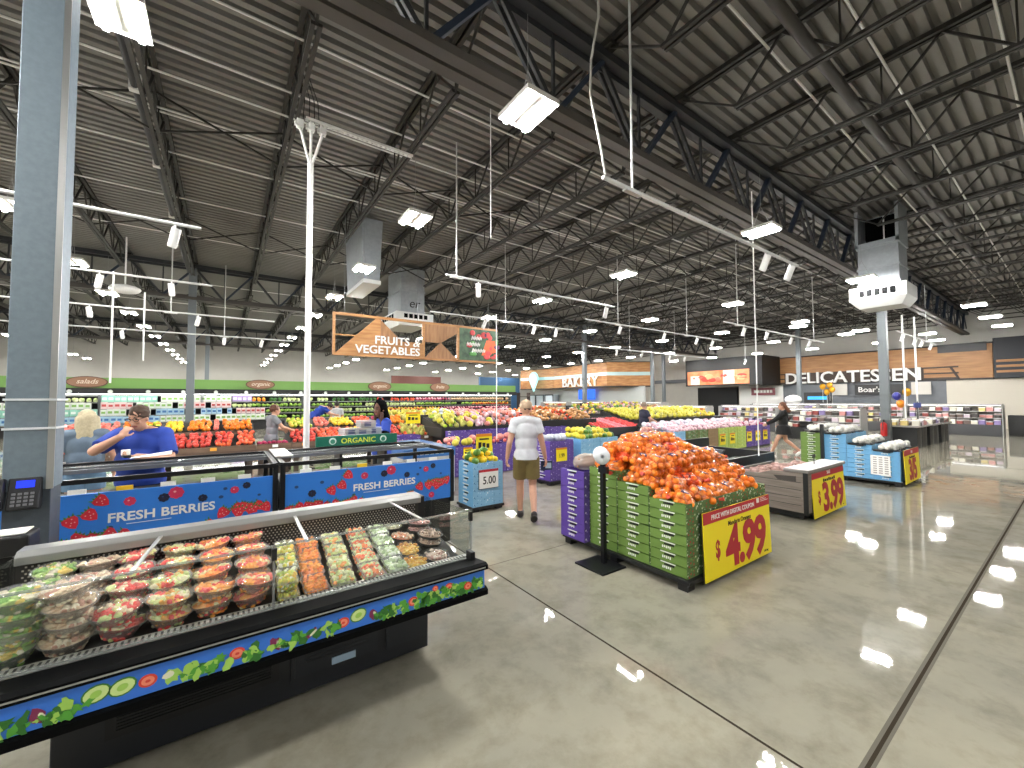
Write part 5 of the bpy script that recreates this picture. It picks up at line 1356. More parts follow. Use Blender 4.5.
# walking man seen from behind
J = stand(1.76)
J.update({'kn_l': (-.09, .12, .5), 'an_l': (-.09, .16, .1), 'kn_r': (.095, .05, .5), 'an_r': (.1, -.24, .17), 'ft_r': (0, -.6), 'ft_l': (.05, .05),
          'el_l': (-.245, -.05, 1.15), 'wr_l': (-.285, .04, .9), 'el_r': (.235, .0, 1.14), 'wr_r': (.29, .08, .9)})
def man_extras(t, H, HR, J):
    m = MB(); m.ball(H(0, -.015, .05), (.097, .116, .104), 20, 12, 0, HR); 
    m2 = voxel(m, .009, 'cap', M('cap_tan', 'b39b80', .8, noise=.1), 1, [(H(0, 0, .03), HR @ V((0, .1, -1)))])
    c = obj('cap', m2, None, t, label='tan baseball cap')
    b = MB(); b.ball(H(0, .13, .055), (.07, .075, .01), 14, 6, 0, HR); obj('cap_brim', b, M('cap_tan'), c)
human('man in white T-shirt, tan cap and olive shorts walking away past the oranges', (3.66, 4.82, 0), -.62, J, hairstyle='cap', hair='3b2c22',
      top={'name': 'tee_white', 'col': 'cfd2d6', 'sleeve': .55, 'hem': .9, 'lab': 'pale white T-shirt', 'loose': .022}, bottom={'name': 'shorts_olive', 'col': '77683a', 'leg': .72, 'lab': 'olive shorts', 'loose': .018}, shoes='2a2522', extras=man_extras, vox=.0075)
t = thing('held_package', 'small dark blue package in the walking man\'s right hand', 'package', (3.99, 4.75, .78), -.5)
obj('packet', MB().box(-.09, .09, -.02, .02, -.07, .07), M('packet_navy', '20304e', .4), t, bevel=.008); obj('packet_print', MB().box(-.02, .07, -.022, .022, -.04, .04), M('packet_white', 'a9c0cc', .5), t)
# heavy man in blue
J = stand(1.73)
J.update({'sh_l': (-.2, .0, 1.4), 'sh_r': (.2, .0, 1.4), 'head': (-.0, .1, 1.585), 'neck': (0, .03, 1.47), 'chest': (0, 0, 1.27),
          'el_r': (.31, .24, 1.26), 'wr_r': (.075, .3, 1.41), 'el_l': (-.3, .14, 1.12), 'wr_l': (-.08, .36, 1.2)})
def fat_extras(t, H, HR, J):
    m = MB()
    for s in (-1, 1):
        for i in range(12):
            a = i*PI/6; c = a+PI/6; m.cyl(H(s*.036+.026*math.cos(a), .1, .026+.02*math.sin(a)), H(s*.036+.026*math.cos(c), .1, .026+.02*math.sin(c)), .003, n=5)
        m.cyl(H(s*.062, .1, .03), H(s*.08, 0, .02), .003, n=5)
    m.cyl(H(-.01, .102, .03), H(.01, .102, .03), .003, n=5)
    obj('glasses', m, BLACK, t)
human('heavy man in royal blue T-shirt holding a hand to his mouth', (-.76, 6.12, 0), PI-.2, J, girth=1.22, belly=.075, head_pitch=-.35, head_yaw=.25, hair='46301f', hairstyle='short',
      top={'name': 'tee_blue', 'col': '1d3f9e', 'sleeve': .78, 'hem': .86, 'lab': 'royal blue T-shirt', 'loose': .02}, bottom={'name': 'trousers_black', 'col': '1b1c20', 'leg': 2, 'lab': 'black trousers'}, shoes='1a1a1a',
      hands={'r': ((-.45, -.3, .85), (-.2, -.9, -.15), .75), 'l': ((.75, .6, .1), (.2, -.1, 1), .7)}, extras=fat_extras, vox=.0075)
t = thing('handheld_scanner', 'small white and black scanner in the blue-shirted man\'s hand', 'scanner', (-.83, 5.72, 1.21), .3)
obj('body', MB().box(-.03, .03, -.06, .06, -.01, .015), BLACK, t, bevel=.005); obj('label_roll', MB().box(-.04, .03, -.015, .015, .015, .07), PAPER, t, bevel=.004)
obj('paper_sheet', MB().hexa([(-.16, -.06, 0), (.16, -.06, .02), (.16, .05, .045), (-.16, .05, 0)], [(-.16, -.06, .004), (.16, -.06, .024), (.16, .05, .049), (-.16, .05, .004)]), PAPER, loc=(-.62, 5.62, 1.2), label='white paper lying on the berry case before the blue-shirted man', cat='paper')
# blonde woman from behind
J = stand(1.66)
J.update({'el_l': (-.3, .04, 1.1), 'wr_l': (-.25, .2, 1.0), 'el_r': (.26, -.02, 1.08), 'wr_r': (.27, .08, .86)})
human('blonde woman in grey-blue T-shirt and denim shorts seen from behind', (-1.42, 7.2, 0), .25, J, girth=1.05, belly=.02, female=True, hair='c6b998', hairstyle='long', head_yaw=-.3,
      top={'name': 'tee_greyblue', 'col': '66788a', 'sleeve': .62, 'hem': .9, 'lab': 'grey-blue T-shirt', 'loose': .02}, bottom={'name': 'denim', 'col': '5f7d99', 'leg': .45, 'lab': 'blue denim shorts', 'loose': .016}, shoes='c9c9c9', vox=.009)
# hooded worker
J = stand(1.72)
J.update({'el_l': (-.25, .1, 1.16), 'wr_l': (-.16, .33, 1.12), 'el_r': (.26, .08, 1.14), 'wr_r': (.18, .33, 1.1), 'head': (0, .04, 1.62)})
def hood_extras(t, H, HR, J):
    m = MB(); m.ball(H(0, -.025, .05), (.1, .115, .125), 18, 12, 0, HR); cap(m, H(0, -.05, 0), .09, H(0, -.06, -.16), .11); cap(m, H(0, -.03, .1), .07, H(0, -.03, .16), .04)
    obj('hood', voxel(m, .01, 'hood', M('hood_black', '08080a', .9, spec=.1), 2, [(H(0, .045, 0), HR @ V((0, 1, -.15)))]), None, t, label='black hood over the hair')
    m = MB()
    for s in (-1, 1): cap(m, H(s*.075, .03, -.06), .03, H(s*.1, .1, -.34), .022)
    obj('hair', voxel(m, .009, 'hair', M('hair_auburn', '4a2a1e', .6), 1), None, t, label='long auburn hair in front of the shoulders')
    obj('name_badge', MB().box(.05, .11, .158, .166, 1.28, 1.33), PAPER, t)
human('worker in black hood and blue T-shirt arranging clear packs behind the ORGANIC sign', (2.12, 6.75, 0), 1.8, J, skin=SKIN2, female=True, hair='2a1a14', hairstyle='none', head_yaw=-.2, head_pitch=-.15, girth=1.05,
      top={'name': 'tee_workblue', 'col': '2446a8', 'sleeve': .6, 'hem': .88, 'lab': 'blue work T-shirt', 'under': 'sleeve_black'}, bottom={'name': 'trousers_black', 'col': '1b1c20', 'leg': 2, 'lab': 'black trousers'}, shoes='1a1a1a', extras=hood_extras, vox=.009)
t = thing('pack_table', 'narrow black stand under the clear packs behind the ORGANIC sign', 'stand', (1.68, 6.35, .1))
obj('top', MB().box(-.36, .36, -.2, .2, 1.03, 1.06), BLACK, t); obj('leg', MB().box(-.34, -.3, -.18, .18, -.1, 1.03), BLACK, t); obj('leg', MB().box(.3, .34, -.18, .18, -.1, 1.03), BLACK, t)
def pack():
    t = thing('clear_pack', '', 'clear pack'); obj('shell', MB().box(-.09, .09, -.07, .07, 0, .075).box(-.1, .1, -.08, .08, .036, .042), M_clear('pack_milky', 'f4f6f8', .25, .1, .45, 'dfe3e8'), t, bevel=.01)
    obj('pack_label', MB().box(-.05, .03, -.072, -.07, .01, .055), M('pack_label', '5a5f80', .5), t); return t
PK = Proto(pack)
for i, (x, y, z, r) in enumerate(((1.43, 6.3, 1.06, .2), (1.62, 6.28, 1.06, -.1), (1.85, 6.3, 1.06, .1), (1.5, 6.32, 1.14, .3), (1.68, 6.3, 1.14, 0), (1.86, 6.33, 1.14, -.3), (1.74, 6.3, 1.22, .15))):
    PK.at((x, y, z+.1+(z-1.06)*.35), r, 'clear plastic pack before the hooded worker, %s' % ('lower left', 'lower middle', 'lower right', 'second layer left', 'second layer middle', 'second layer right', 'topmost of all')[i], 'clear packs before the hooded worker', 1.3)
# grey shopper
J = stand(1.66)
J.update({'el_r': (.24, .14, 1.15), 'wr_r': (.18, .36, 1.08), 'el_l': (-.24, .16, 1.14), 'wr_l': (-.18, .38, 1.05), 'head': (0, .08, 1.54), 'chest': (0, .03, 1.24), 'neck': (0, .05, 1.42)})
human('shopper in grey T-shirt reaching over the right fruit table', (.88, 11.0, 0), -PI/2-.2+PI/2*.35, J, hair='5a3220', hairstyle='short', top={'name': 'tee_grey', 'col': '7d8187', 'sleeve': .6, 'hem': .84, 'lab': 'grey T-shirt'},
      bottom={'name': 'shorts_grey', 'col': '55585c', 'leg': .8, 'lab': 'grey shorts'}, shoes='333333', vox=.011)
# bending worker
J = stand(1.7)
J.update({'hip': (0, 0, .95), 'chest': (0, .27, 1.16), 'neck': (0, .42, 1.24), 'head': (0, .53, 1.25), 'sh_l': (-.18, .36, 1.2), 'sh_r': (.18, .36, 1.2), 'el_l': (-.22, .52, 1.02), 'el_r': (.22, .52, 1.02), 'wr_l': (-.16, .72, .98), 'wr_r': (.16, .72, .98)})
human('worker in blue T-shirt bending over the produce beyond the white pole', (2.5, 15.6, .28), -PI/2, J, hair='2a211c', head_pitch=-.7, top={'name': 'tee_workblue', 'col': '2446a8', 'sleeve': .6, 'hem': .8, 'lab': 'blue work T-shirt'},
      bottom={'name': 'trousers_black', 'col': '1b1c20', 'leg': 2, 'lab': 'black trousers'}, shoes='1a1a1a', vox=.013)
obj('step_platform', MB().box(1.9, 3.3, 15.1, 16.1, .0, .278), M('platform_grey', '3a3a3c', .6), bevel=.01, label='low dark platform under the bending worker', cat='platform')
human('person in white top beside the bending blue worker', (3.4, 16.2, .0), -.3, stand(1.72), hair='1f1a18', female=True, top={'name': 'tee_white', 'col': 'cfd2d6', 'sleeve': .6, 'hem': .88, 'lab': 'white top'},
      bottom={'name': 'trousers_black', 'col': '1b1c20', 'leg': 2, 'lab': 'black trousers'}, shoes='1a1a1a', vox=.013)
# man in navy
J = stand(1.64)
J.update({'el_l': (-.25, .08, 1.1), 'wr_l': (-.2, .3, 1.04), 'el_r': (.25, .08, 1.1), 'wr_r': (.2, .3, 1.02)})
human('man in dark navy shirt standing by the melon tables', (11.72, 8.75, 0), -PI/2-.3, J, hair='8a7a6a', girth=1.15, belly=.03, head_pitch=-.3, top={'name': 'tee_navy', 'col': '1a2036', 'sleeve': .7, 'hem': .88, 'lab': 'dark navy shirt'},
      bottom={'name': 'trousers_black', 'col': '1b1c20', 'leg': 2, 'lab': 'black trousers'}, shoes='1a1a1a', vox=.011)
# woman in black
J = stand(1.66)
J.update({'kn_l': (-.08, .2, .5), 'an_l': (-.08, .34, .12), 'kn_r': (.08, -.06, .5), 'an_r': (.09, -.4, .2), 'ft_r': (0, -.75), 'ft_l': (0, .25),
          'el_l': (-.22, .22, 1.14), 'wr_l': (-.16, .45, 1.0), 'el_r': (.2, -.12, 1.12), 'wr_r': (.2, .08, .96)})
human('woman in short black dress with auburn hair striding before the deli', (13.95, 5.35, 0), .5, J, female=True, hair='6a4028', hairstyle='loose', top={'name': 'dress_black', 'col': '070708', 'sleeve': 2, 'hem': .68, 'lab': 'short black long-sleeved dress', 'skirt': .24, 'loose': .02},
      shoes='d8d8d4', vox=.011)
# ================================================================== PRODUCE WALL
WY = 30.
GRN = M('header_green', '6f9a4e', .55)
t = thing('wall_header', 'long green header band above the produce wall', 'header', (0, WY, 0))
obj('green_band', MB().box(-12, 21.5, -.12, .5, 2.46, 3.02), GRN, t)
obj('black_soffit', MB().box(-12, 21.5, -.3, .5, 2.16, 2.46), M('soffit_black', '1d1f1e', .6), t)
m = MB()
for i in range(22): x = -11+i*1.5; m.cyl((x, -.36, 2.28), (x, -.3, 2.28), .1, n=12)
obj('case_light', MB().box(-11.5, 21., -.24, -.16, 2.14, 2.16), M_emit('case_led', 'fdfbf8', 9.), t)
obj('soffit_light', m, M('soffit_lamp', 'd8dcd8', .4), t)
OV = M('oval_brown', '8f6a52', .55)
for x, w, txt in ((-5.9, 1.0, 'salads'), (1.75, 1.0, 'organic'), (9.2, 1.0, 'organic'), (14.0, 1.0, 'fruits')):
    t = thing('oval_sign', 'brown oval sign on the green header, reading %s at x %s' % (txt, ''), 'sign', (x, WY-.14, 2.78))
    t['label'] = {-5.9: 'brown oval sign on the green header beside the large column', 1.75: 'brown oval sign on the green header above the grey-shirted shopper', 9.2: 'pinkish oval sign on the green header right of the white pole', 14.: 'pinkish oval sign on the green header left of the bakery'}[x]
    a, c = (.78, .3) if x < 5 else (.85, .36)
    m = MB(); blob(m, 0, 0, a, c, 0, 0, 28, th=.06); blob(m, 0, 0, a*.93, c*.88, -.06, 1, 28, th=.01); obj('board', m, [M('oval_edge', '5a4033', .6), OV], t)
    m = MB(); lettering(m, txt, (0, -.075, -.08), .34, shear=.3, ext=.004, bold=.01); obj('lettering', m, M('oval_text', 'd8c8b4', .5), t)
CASEK = M('case_dark', '141516', .6)
def pk(name, cols, shape):
    """packed goods and produce on the wall case shelves"""
    if shape == 'bag':
        m = MB().box(-.1, .1, -.05, .05, .03, .26).box(-.105, .105, -.03, .03, .0, .03).box(-.105, .105, -.03, .03, .26, .29); m.box(-.07, .07, -.052, -.05, .1, .2, 1)
        return Proto(lambda: obj(name, m, [M(name+c, c, .4) for c in cols], bevel=0))
    m = MB()
    for i in range(5): m.ball((R.uniform(-.06, .06), R.uniform(-.05, .05), .07+R.uniform(-.02, .08)), (.08, .07, .07), 8, 6, i % len(cols))
    return Proto(lambda: obj(name, m, [M(name+c, c, .5) for c in cols]))
WK = {'white_bag': pk('salad_bag', ('d6dcd2', '7fae5a'), 'bag'), 'blue_bag': pk('vegetable_bag', ('9fc3d8', '3f6fa8'), 'bag'), 'teal_bag': pk('greens_bag', ('8fc9b4', 'e4ece6'), 'bag'),
      'pink_bag': pk('pink_packet', ('dcc2c0', 'b84a4a'), 'bag'), 'purple_bag': pk('purple_packet', ('a894c4', 'd8dce4'), 'bag'),
      'lettuce': pk('lettuce_bunch', ('6f9a3c', '8fb04e', '4c7a2e'), 'b'), 'kale': pk('kale_bunch', ('2f5a28', '4a7a34'), 'b'), 'pale': pk('celery_bunch', ('b9c98a', 'd4dab0'), 'b'),
      'carrot': pk('carrot_bunch', ('ef8a1e', 'f2a03a'), 'b'), 'tomato': pk('tomato_pile', ('c8402e', 'd86a3a'), 'b'), 'beige': pk('mushroom_pile', ('c9ac8a', 'b0906c'), 'b'), 'pepper': pk('pepper_pile', ('d8a83a', 'c8522e', '8fa83a'), 'b'), 'beet': pk('radish_bunch', ('9a2c50', 'd8a0a8'), 'b')}
PLAN = {  # shelf heights and runs (x start, x end, kinds)
  2.08: [(-9, -.3, 'white_bag'), (-.3, 1.7, 'teal_bag'), (1.7, 4.6, 'lettuce'), (4.6, 8.2, 'pale'), (8.2, 12.5, 'lettuce'), (12.5, 16, 'tomato'), (16, 20.8, 'beige')],
  1.72: [(-9, -5.4, 'pale'), (-5.4, -3, 'teal_bag'), (-3, .3, 'white_bag'), (.3, 1.3, 'purple_bag'), (1.3, 2.2, 'carrot'), (2.2, 3, 'kale'), (3, 6, 'pale'), (6, 9, 'kale'), (9, 12, 'tomato'), (12, 15, 'beet'), (15, 20.8, 'beige')],
  1.36: [(-9, -5.4, 'white_bag'), (-5.4, -4, 'pink_bag'), (-4, -2, 'white_bag'), (-2, .3, 'pink_bag'), (.3, 1.3, 'pale'), (1.3, 4.2, 'lettuce'), (4.2, 8.2, 'lettuce'), (8.2, 12, 'pale'), (12, 17, 'lettuce'), (17, 20.8, 'pepper')],
  1.0: [(-9, -5.4, 'teal_bag'), (-5.4, -3.2, 'white_bag'), (-3.2, .5, 'blue_bag'), (.5, 2, 'pink_bag'), (2, 5, 'lettuce'), (5, 9, 'pale'), (9, 14, 'pepper'), (14, 20.8, 'beet')],
  .62: [(-9, -3, 'blue_bag'), (-3, 2, 'white_bag'), (2, 9, 'lettuce'), (9, 20.8, 'pepper')]}
for c, (xa, xb) in enumerate(((-9.2, -5.5), (-5.4, -1.2), (-1.1, 4.1), (4.2, 9.3), (9.4, 14.9), (15., 21.))):
    t = thing('produce_wall_case', 'black refrigerated wall case under the green header, %s section from the left' % ORD[c], 'wall case', (xa, WY, 0)); W = xb-xa
    obj('back_panel', MB().box(0, W, .75, .85, 0, 2.46), CASEK, t); obj('end_panel', MB().box(-.03, 0, -.1, .85, 0, 2.16), M('case_post', '6a6e70', .5), t); obj('end_panel', MB().box(W, W+.03, -.1, .85, 0, 2.16), M('case_post'), t)
    obj('base', MB().box(0, W, -.45, .75, 0, .5), CASEK, t)
    for i, z in enumerate(sorted(PLAN)):
        obj('shelf', MB().box(0, W, -.3+.09*i, .75, z-.03, z), CASEK, t); obj('price_rail', MB().box(0, W, -.315+.09*i, -.3+.09*i, z-.05, z-.005), M('rail_label', '8b8f8c', .5), t)
for i, z in enumerate(sorted(PLAN)):
    for xa, xb, k in PLAN[z]:
        step = .25; n = int((xb-xa)/step)
        for q_ in range(n):
            if R.random() < .06: continue
            nm = WK[k]
            o = nm.at((xa+.14+q_*step, WY-.23+.09*i, z), R.uniform(-.15, .15) if k.endswith('bag') else R.random()*6, None, None, R.uniform(1.1, 1.25))
            o['label'] = '%s on the %s shelf of the produce wall, run %s' % (o.name.split('.')[0].replace('_', ' '), ('lowest', 'second', 'middle', 'fourth', 'top')[i], 'left of the column gap' if xa < -5 else ('beside the dark far column' if xa < .4 else ('left of the white pole' if xa < 4.5 else ('behind the hooded worker' if xa < 12 else 'toward the bakery'))))
            o['category'] = 'packaged produce' if k.endswith('bag') else 'produce'
            o['group'] = o['label']
obj('red_banner', MB().box(15, 21, 44.5, 44.6, 3.5, 4.5), M('banner_rust', '6a4038', .6), label='rust red banner on the far wall above the green header', cat='banner')
# light wall strip above and the blue corner wall
struct('wall_blue', MB().box(22.0, 27.2, 37.0, 37.3, 0, 4.2), M('wall_blue', '33587c', .6), 'blue wall left of the bakery front', 'wall')
obj('shelf_unit', MB().box(0, 1.2, 0, .5, 0, .1).box(0, 1.2, 0, .5, .8, .85).box(0, 1.2, 0, .5, 1.4, 1.45).box(0, 1.2, 0, .5, 2.0, 2.05).box(0, .04, 0, .5, 0, 2.4).box(1.16, 1.2, 0, .5, 0, 2.4), M('shelf_dark', '3a2f2a', .6), loc=(21.8, 29.6, 0), label='dark open shelf unit at the right end of the green header', cat='shelf')

# ================================================================== BAKERY
WOODB = M_wood('bakery_wood', '946236', 'b58450', .5, 1, 1, 6)
PTS = [(27.0, 36.5), (28.0, 32.0), (27.1, 24.0), (29.4, 22.5), (30.3, 21.7)]
t = thing('bakery_fascia', 'wooden bakery fascia with pale blue stripe and BAKERY letters', 'fascia', (0, 0, 0))
w = MB(); s = MB(); k = MB()
for (xa, ya), (xb, yb) in zip(PTS, PTS[1:]):
    for mb, z0, z1, off in ((w, 2.95, 5.0, 0), (s, 3.85, 4.15, -.05), (k, 5.0, 5.06, -.08), (k, 2.85, 2.95, -.06)):
        mb.hexa([(xa+off, ya, z0), (xb+off, yb, z0), (xb+1.2, yb+.6, z0), (xa+1.2, ya+.6, z0)], [(xa+off, ya, z1), (xb+off, yb, z1), (xb+1.2, yb+.6, z1), (xa+1.2, ya+.6, z1)])
obj('wood_panel', w, WOODB, t); obj('blue_stripe', s, M('bakery_stripe', 'a9c7c6', .5), t); obj('edge_trim', k, M('trim_dark', '2a2624', .6), t)
d = (Vector((27.1, 24.0, 0))-Vector((28., 32., 0))).normalized(); nrm = Vector((-1, 0, 0)); nrm = (nrm - d*nrm.dot(d)).normalized()
mat = Matrix((d, Vector((0, 0, 1)), nrm)).transposed().to_4x4(); mat = Matrix.Translation(Vector((27.5, 27.7, 3.0))+nrm*.12) @ mat
m = MB(); lettering(m, 'BAKERY', None, 1.3, ext=.06, bold=.0, sx=1.12, mat=mat, space=1.05); obj('lettering', m, WHITE, t)
t = thing('bakery_emblem', 'glowing pale blue drop-shaped emblem on the bakery fascia', 'emblem', (26.85, 33.9, 3.95)); t.rotation_euler = (0, 0, -PI/2)
m = MB(); pts = [(.75*math.sin(a)*(1 if math.cos(a) > -.3 else .9), .75*math.cos(a)) for a in [i*PI/8 for i in range(-5, 6)]] + [(0, -1.35)]
m.prism(pts, -.12, .0, 'y'); obj('shield', m, M_emit('emblem_teal', '9fe0e0', 1.3), t)
m = MB(); m.prism([(x*.72, z*.72) for x, z in pts], -.15, -.12, 'y'); obj('inner_shield', m, M_emit('emblem_white', 'e2f4ee', 1.6), t)
# bakery wall and cases under the fascia
struct('wall_bakery', MB().box(29.4, 29.6, 21.9, 37.0, 0, 2.9), M('bakery_wall', 'b5bab6', .6), 'pale wall behind the bakery cases', 'wall')
obj('menu_screen', MB().box(-.04, .04, -1.1, 1.1, 0, 1.0), M_emit('screen_blue', '3f6fe8', 1.1), loc=(28.9, 28.2, 1.75), label='glowing blue screen under the bakery letters', cat='screen')
for i, y in enumerate((32.6, 34.2, 35.6)):
    t = thing('glass_door_case', 'glass door case left of the bakery screen, %s from the right' % ORD[i], 'glass case', (28.4, y, 0)); obj('body', MB().box(0, .8, 0, 1.3, 0, 2.3), M('case_lit', '8f989c', .5), t); obj('door', MB().box(-.03, 0, .05, 1.25, .15, 2.2), M('door_grey', 'b9c4c8', .3), t); obj('frame', MB().box(-.05, 0, 0, .06, 0, 2.3).box(-.05, 0, 1.24, 1.3, 0, 2.3).box(-.05, 0, 0, 1.3, 2.2, 2.3), BLACK, t)
def shelf_case(lab, x, y0, y1, tiers, goods, h=1.4, col=None, d=.9, face=1):
    """counter case with shelves of packets, open toward -x"""
    t = thing('deli_case', lab, 'display case', (x, y0, 0)); W = y1-y0; col = col or M('deli_dark', '3b3c3e', .5)
    obj('base', MB().box(0, d, 0, W, 0, .5), col, t, bevel=.01)
    obj('back', MB().box(d-.05, d, 0, W, .5, h), M('deli_back', '8d8a84', .5), t)
    obj('end_panel', MB().box(.0, d, -.03, 0, 0, h), M('deli_white', 'a3a3a0', .4), t); obj('end_panel', MB().box(.0, d, W, W+.03, 0, h), M('deli_white'), t)
    obj('canopy', MB().box(.25, d, 0, W, h, h+.06), M('deli_canopy', '9a9894', .4), t)
    obj('case_light', MB().box(.28, .34, .05, W-.05, h-.02, h), M_emit('case_led_small', 'fdfbf8', 3.), t)
    for i in range(tiers):
        z = .5+i*(h-.5)/tiers; obj('shelf', MB().box(.02+.1*i, d-.05, 0, W, z, z+.03), M('deli_white') if i else col, t)
    return t
GOODS = {}
def good(c, c2, r=.5):
    key = (c, c2)
    if key not in GOODS:
        m = MB().box(-.1, .1, -.09, .09, 0, .1).box(-.105, .105, -.095, .095, .1, .12, 1)
        nm_ = ('ham_packet', 'salami_packet', 'cheese_packet', 'meat_packet', 'sausage_packet', 'spread_tub', 'dip_tub', 'olive_tub', 'bread_packet', 'roll_packet', 'pastry_packet', 'cake_box', 'pie_box', 'bun_packet', 'loaf_packet', 'cookie_box')[len(GOODS) % 16]  # same plain packet throughout; names only tell colour pairs apart, contents unknown
        GOODS[key] = Proto(lambda: obj(nm_, m, [M('packet_'+c, c, r), M('packet_'+c2, c2, .35)], cat='packet'))
    return GOODS[key]
PALS = [('c9b9c4', 'e6e2e4'), ('8a3f38', 'd8d0cc'), ('d8c27a', 'e8e6dc'), ('5a4a44', 'b8b4b0'), ('c88a86', 'e4dcda'), ('7f6fa0', 'd4d0dc'), ('e0dccc', 'f0eee6'), ('3a3634', '8d8a86')]
def fill_case(x, y0, y1, tiers, h, place, pal=PALS, d=.9, rows=2):
    for i in range(tiers):
        z = .5+i*(h-.5)/tiers+.03
        for j in range(rows):
            y = y0+.14
            while y < y1-.1:
                if R.random() < .88:
                    lab = 'packet, %s shelf, %s' % (('lowest', 'second', 'third', 'fourth')[i], place)
                    good(*R.choice(pal)).at((x+.14+.1*i+j*.24, y, z), 0, lab, lab, (1.1, 1.1, R.uniform(1.1, 1.9)))
                y += .235
PLC = 'long deli case under the DELICATESSEN letters'
for c, (ya, yb) in enumerate(((2.2, 5.4), (5.5, 9.2), (9.3, 13.))):
    shelf_case('lit deli counter case, %s section from its right end' % ORD[c], 28.8, ya, yb, 3, None, 1.42); fill_case(28.8, ya, yb, 3, 1.42, 'deli counter case, %s section from its right end' % ORD[c])
shelf_case('white-topped deli case behind the woman in black', 24.0, 8.6, 12.6, 3, None, 1.35); fill_case(24.0, 8.6, 12.6, 3, 1.35, 'white-topped deli case behind the woman in black')
shelf_case('deli case of orange packs left of the woman in black', 23.0, 12.9, 16.4, 3, None, 1.3); fill_case(23.0, 12.9, 16.4, 3, 1.3, 'deli case left of the woman in black', [('e0a04a', 'e8d8b8'), ('d8c9a8', 'f0ece0'), ('b87038', 'e0c8a0')])
shelf_case('black three-tier case left of the deli column', 20.6, 5.2, 8.2, 3, None, 1.3, BLACK); fill_case(20.6, 5.2, 8.2, 3, 1.3, 'black three-tier case left of the deli column')
for c, (ya, yb) in enumerate(((17.5, 19.5), (20, 23), (23.4, 27), (27.4, 31))):
    shelf_case('bakery case below the fascia, %s section from the right' % ORD[c], 25.4, ya, yb, 3, None, 1.5); fill_case(25.4, ya, yb, 3, 1.5, 'bakery case, %s section from the right' % ORD[c], [('b5793f', 'e0c89c'), ('d8b070', 'f0e6cc'), ('8a5a34', 'd8c0a0'), ('c84a3a', 'e8d8c8'), ('d8d0a0', 'f2f0e0')])
# deli fascia on the right wall
WOODK = M_wood('deli_wood', '8f6236', 'ab7b48', .5, 1, .6, 5)
XW = 36.2
t = thing('deli_fascia', 'wooden deli fascia with dark angled lines and DELICATESSEN letters', 'fascia', (XW, 0, 0))
obj('wood_panel', MB().box(.0, .5, 3.0, 15.4, 2.95, 4.95), WOODK, t); obj('edge_trim', MB().box(-.05, .5, 2.98, 15.45, 4.95, 5.03).box(-.05, .5, 2.98, 15.45, 2.86, 2.95), M('trim_dark'), t)
m = MB()
for z in (2.95, 3.25, 3.62): m.box(-.05, 0, 4.35, 14.6, z, z+.09)
m.prism([(4.3, 2.95), (4.42, 2.95), (4.75, 3.7), (4.63, 3.7)], -.05, 0, 'x'); m.prism([(13.9, 2.95), (14.02, 2.95), (14.9, 3.7), (14.78, 3.7)], -.05, 0, 'x')
obj('angled_line', m, M('line_dark', '3a2c22', .6), t)
obj('grey_board', MB().box(-.02, .0, 5.85, 13.7, 2.95, 3.7), M('line_dark'), t)
m = MB(); lettering(m, 'DELICATESSEN', (-.12, 9.76, 2.93), 1.16, '-x', ext=.07, bold=.014, sx=1.0); obj('lettering', m, WHITE, t)
struct('wall_tile', MB().box(XW+.2, XW+.5, 4.9, 13.9, 0, 2.9), M('tile_grey', '5b6066', .3, noise=.12, nscale=3), 'dark grey tiled wall behind the deli counter', 'wall')
struct('wall_deli', MB().box(XW+.1, XW+.5, 1.5, 4.9, 0, 2.86), WALLG, 'beige wall right of the grey deli tiles', 'wall')
struct('wall_navy', MB().box(XW-.3, XW+.5, -3.5, 2.95, 2.9, 5.2), M('wall_navy', '23262c', .6), 'dark navy upper wall right of the deli fascia', 'wall')
struct('wall_end', MB().box(XW-.1, XW+.5, -8, 1.5, 0, 2.9), WALLG, 'beige wall at the far right edge', 'wall')
t = thing('wood_slat_panel', 'three pale wooden slats on the navy wall right of the deli fascia', 'slats', (XW-.32, 2.1, 3.2))
for z in (0, .3, .6): obj('slat', MB().box(-.05, 0, -.7, .75, z, z+.13), WOODK, t)
obj('wall_panel', MB().box(XW-.36, XW-.3, -2.6, 1.2, 3.1, 4.2), M('panel_pale', 'b5b8b8', .5), label='pale panel set in the dark navy wall', cat='panel')
obj('wall_vent', MB().box(XW-.06, XW-.01, 3.2, 5.2, 4.55, 5.05), BLACK, label='black rectangular vent above the right end of the deli fascia', cat='vent')
# black food board, doorway and small sign
t = thing('food_board', 'black board with glowing food photos left of the deli fascia', 'board', (33.0, 0, 0))
obj('board', MB().box(0, .4, 14.2, 20.2, 2.85, 5.1), M('board_black', '141414', .5), t); obj('return_panel', MB().box(.0, 3.2, 14.0, 14.2, 2.85, 5.1), M('board_black'), t)
ph = obj('food_photo', MB().box(-.04, 0, 14.9, 20.0, 2.95, 4.1), M('photo_orange', 'd9703f', .5, noise=.4, nscale=1.2, col2='e8a070'), t)
m = MB(); q = random.Random(6)
for i in range(16): blob_y = 15+q.random()*4.8; m.ball((-.05, min(19.4, max(15.4, blob_y)), 3.3+.4*q.random()), (.012, .2+.25*q.random(), .1+.15*q.random()), 10, 6, i % 3)
m.box(-.06, -.05, 16.0, 16.9, 2.98, 4.08, 3); m.box(-.06, -.05, 18.9, 19.7, 2.98, 3.7, 3)
obj('photo_print', m, [M('photo_red', 'c63a2c', .5), M('photo_peach', 'f0a070', .5), M('photo_rose', 'e06a50', .5), M('photo_white', 'cfc8c0', .5)], ph)
obj('doorway', MB().box(36.6, 36.9, 17.6, 21.2, 0, 2.8), M('doorway_dark', '121314', .7), label='dark doorway under the black food board', cat='doorway')
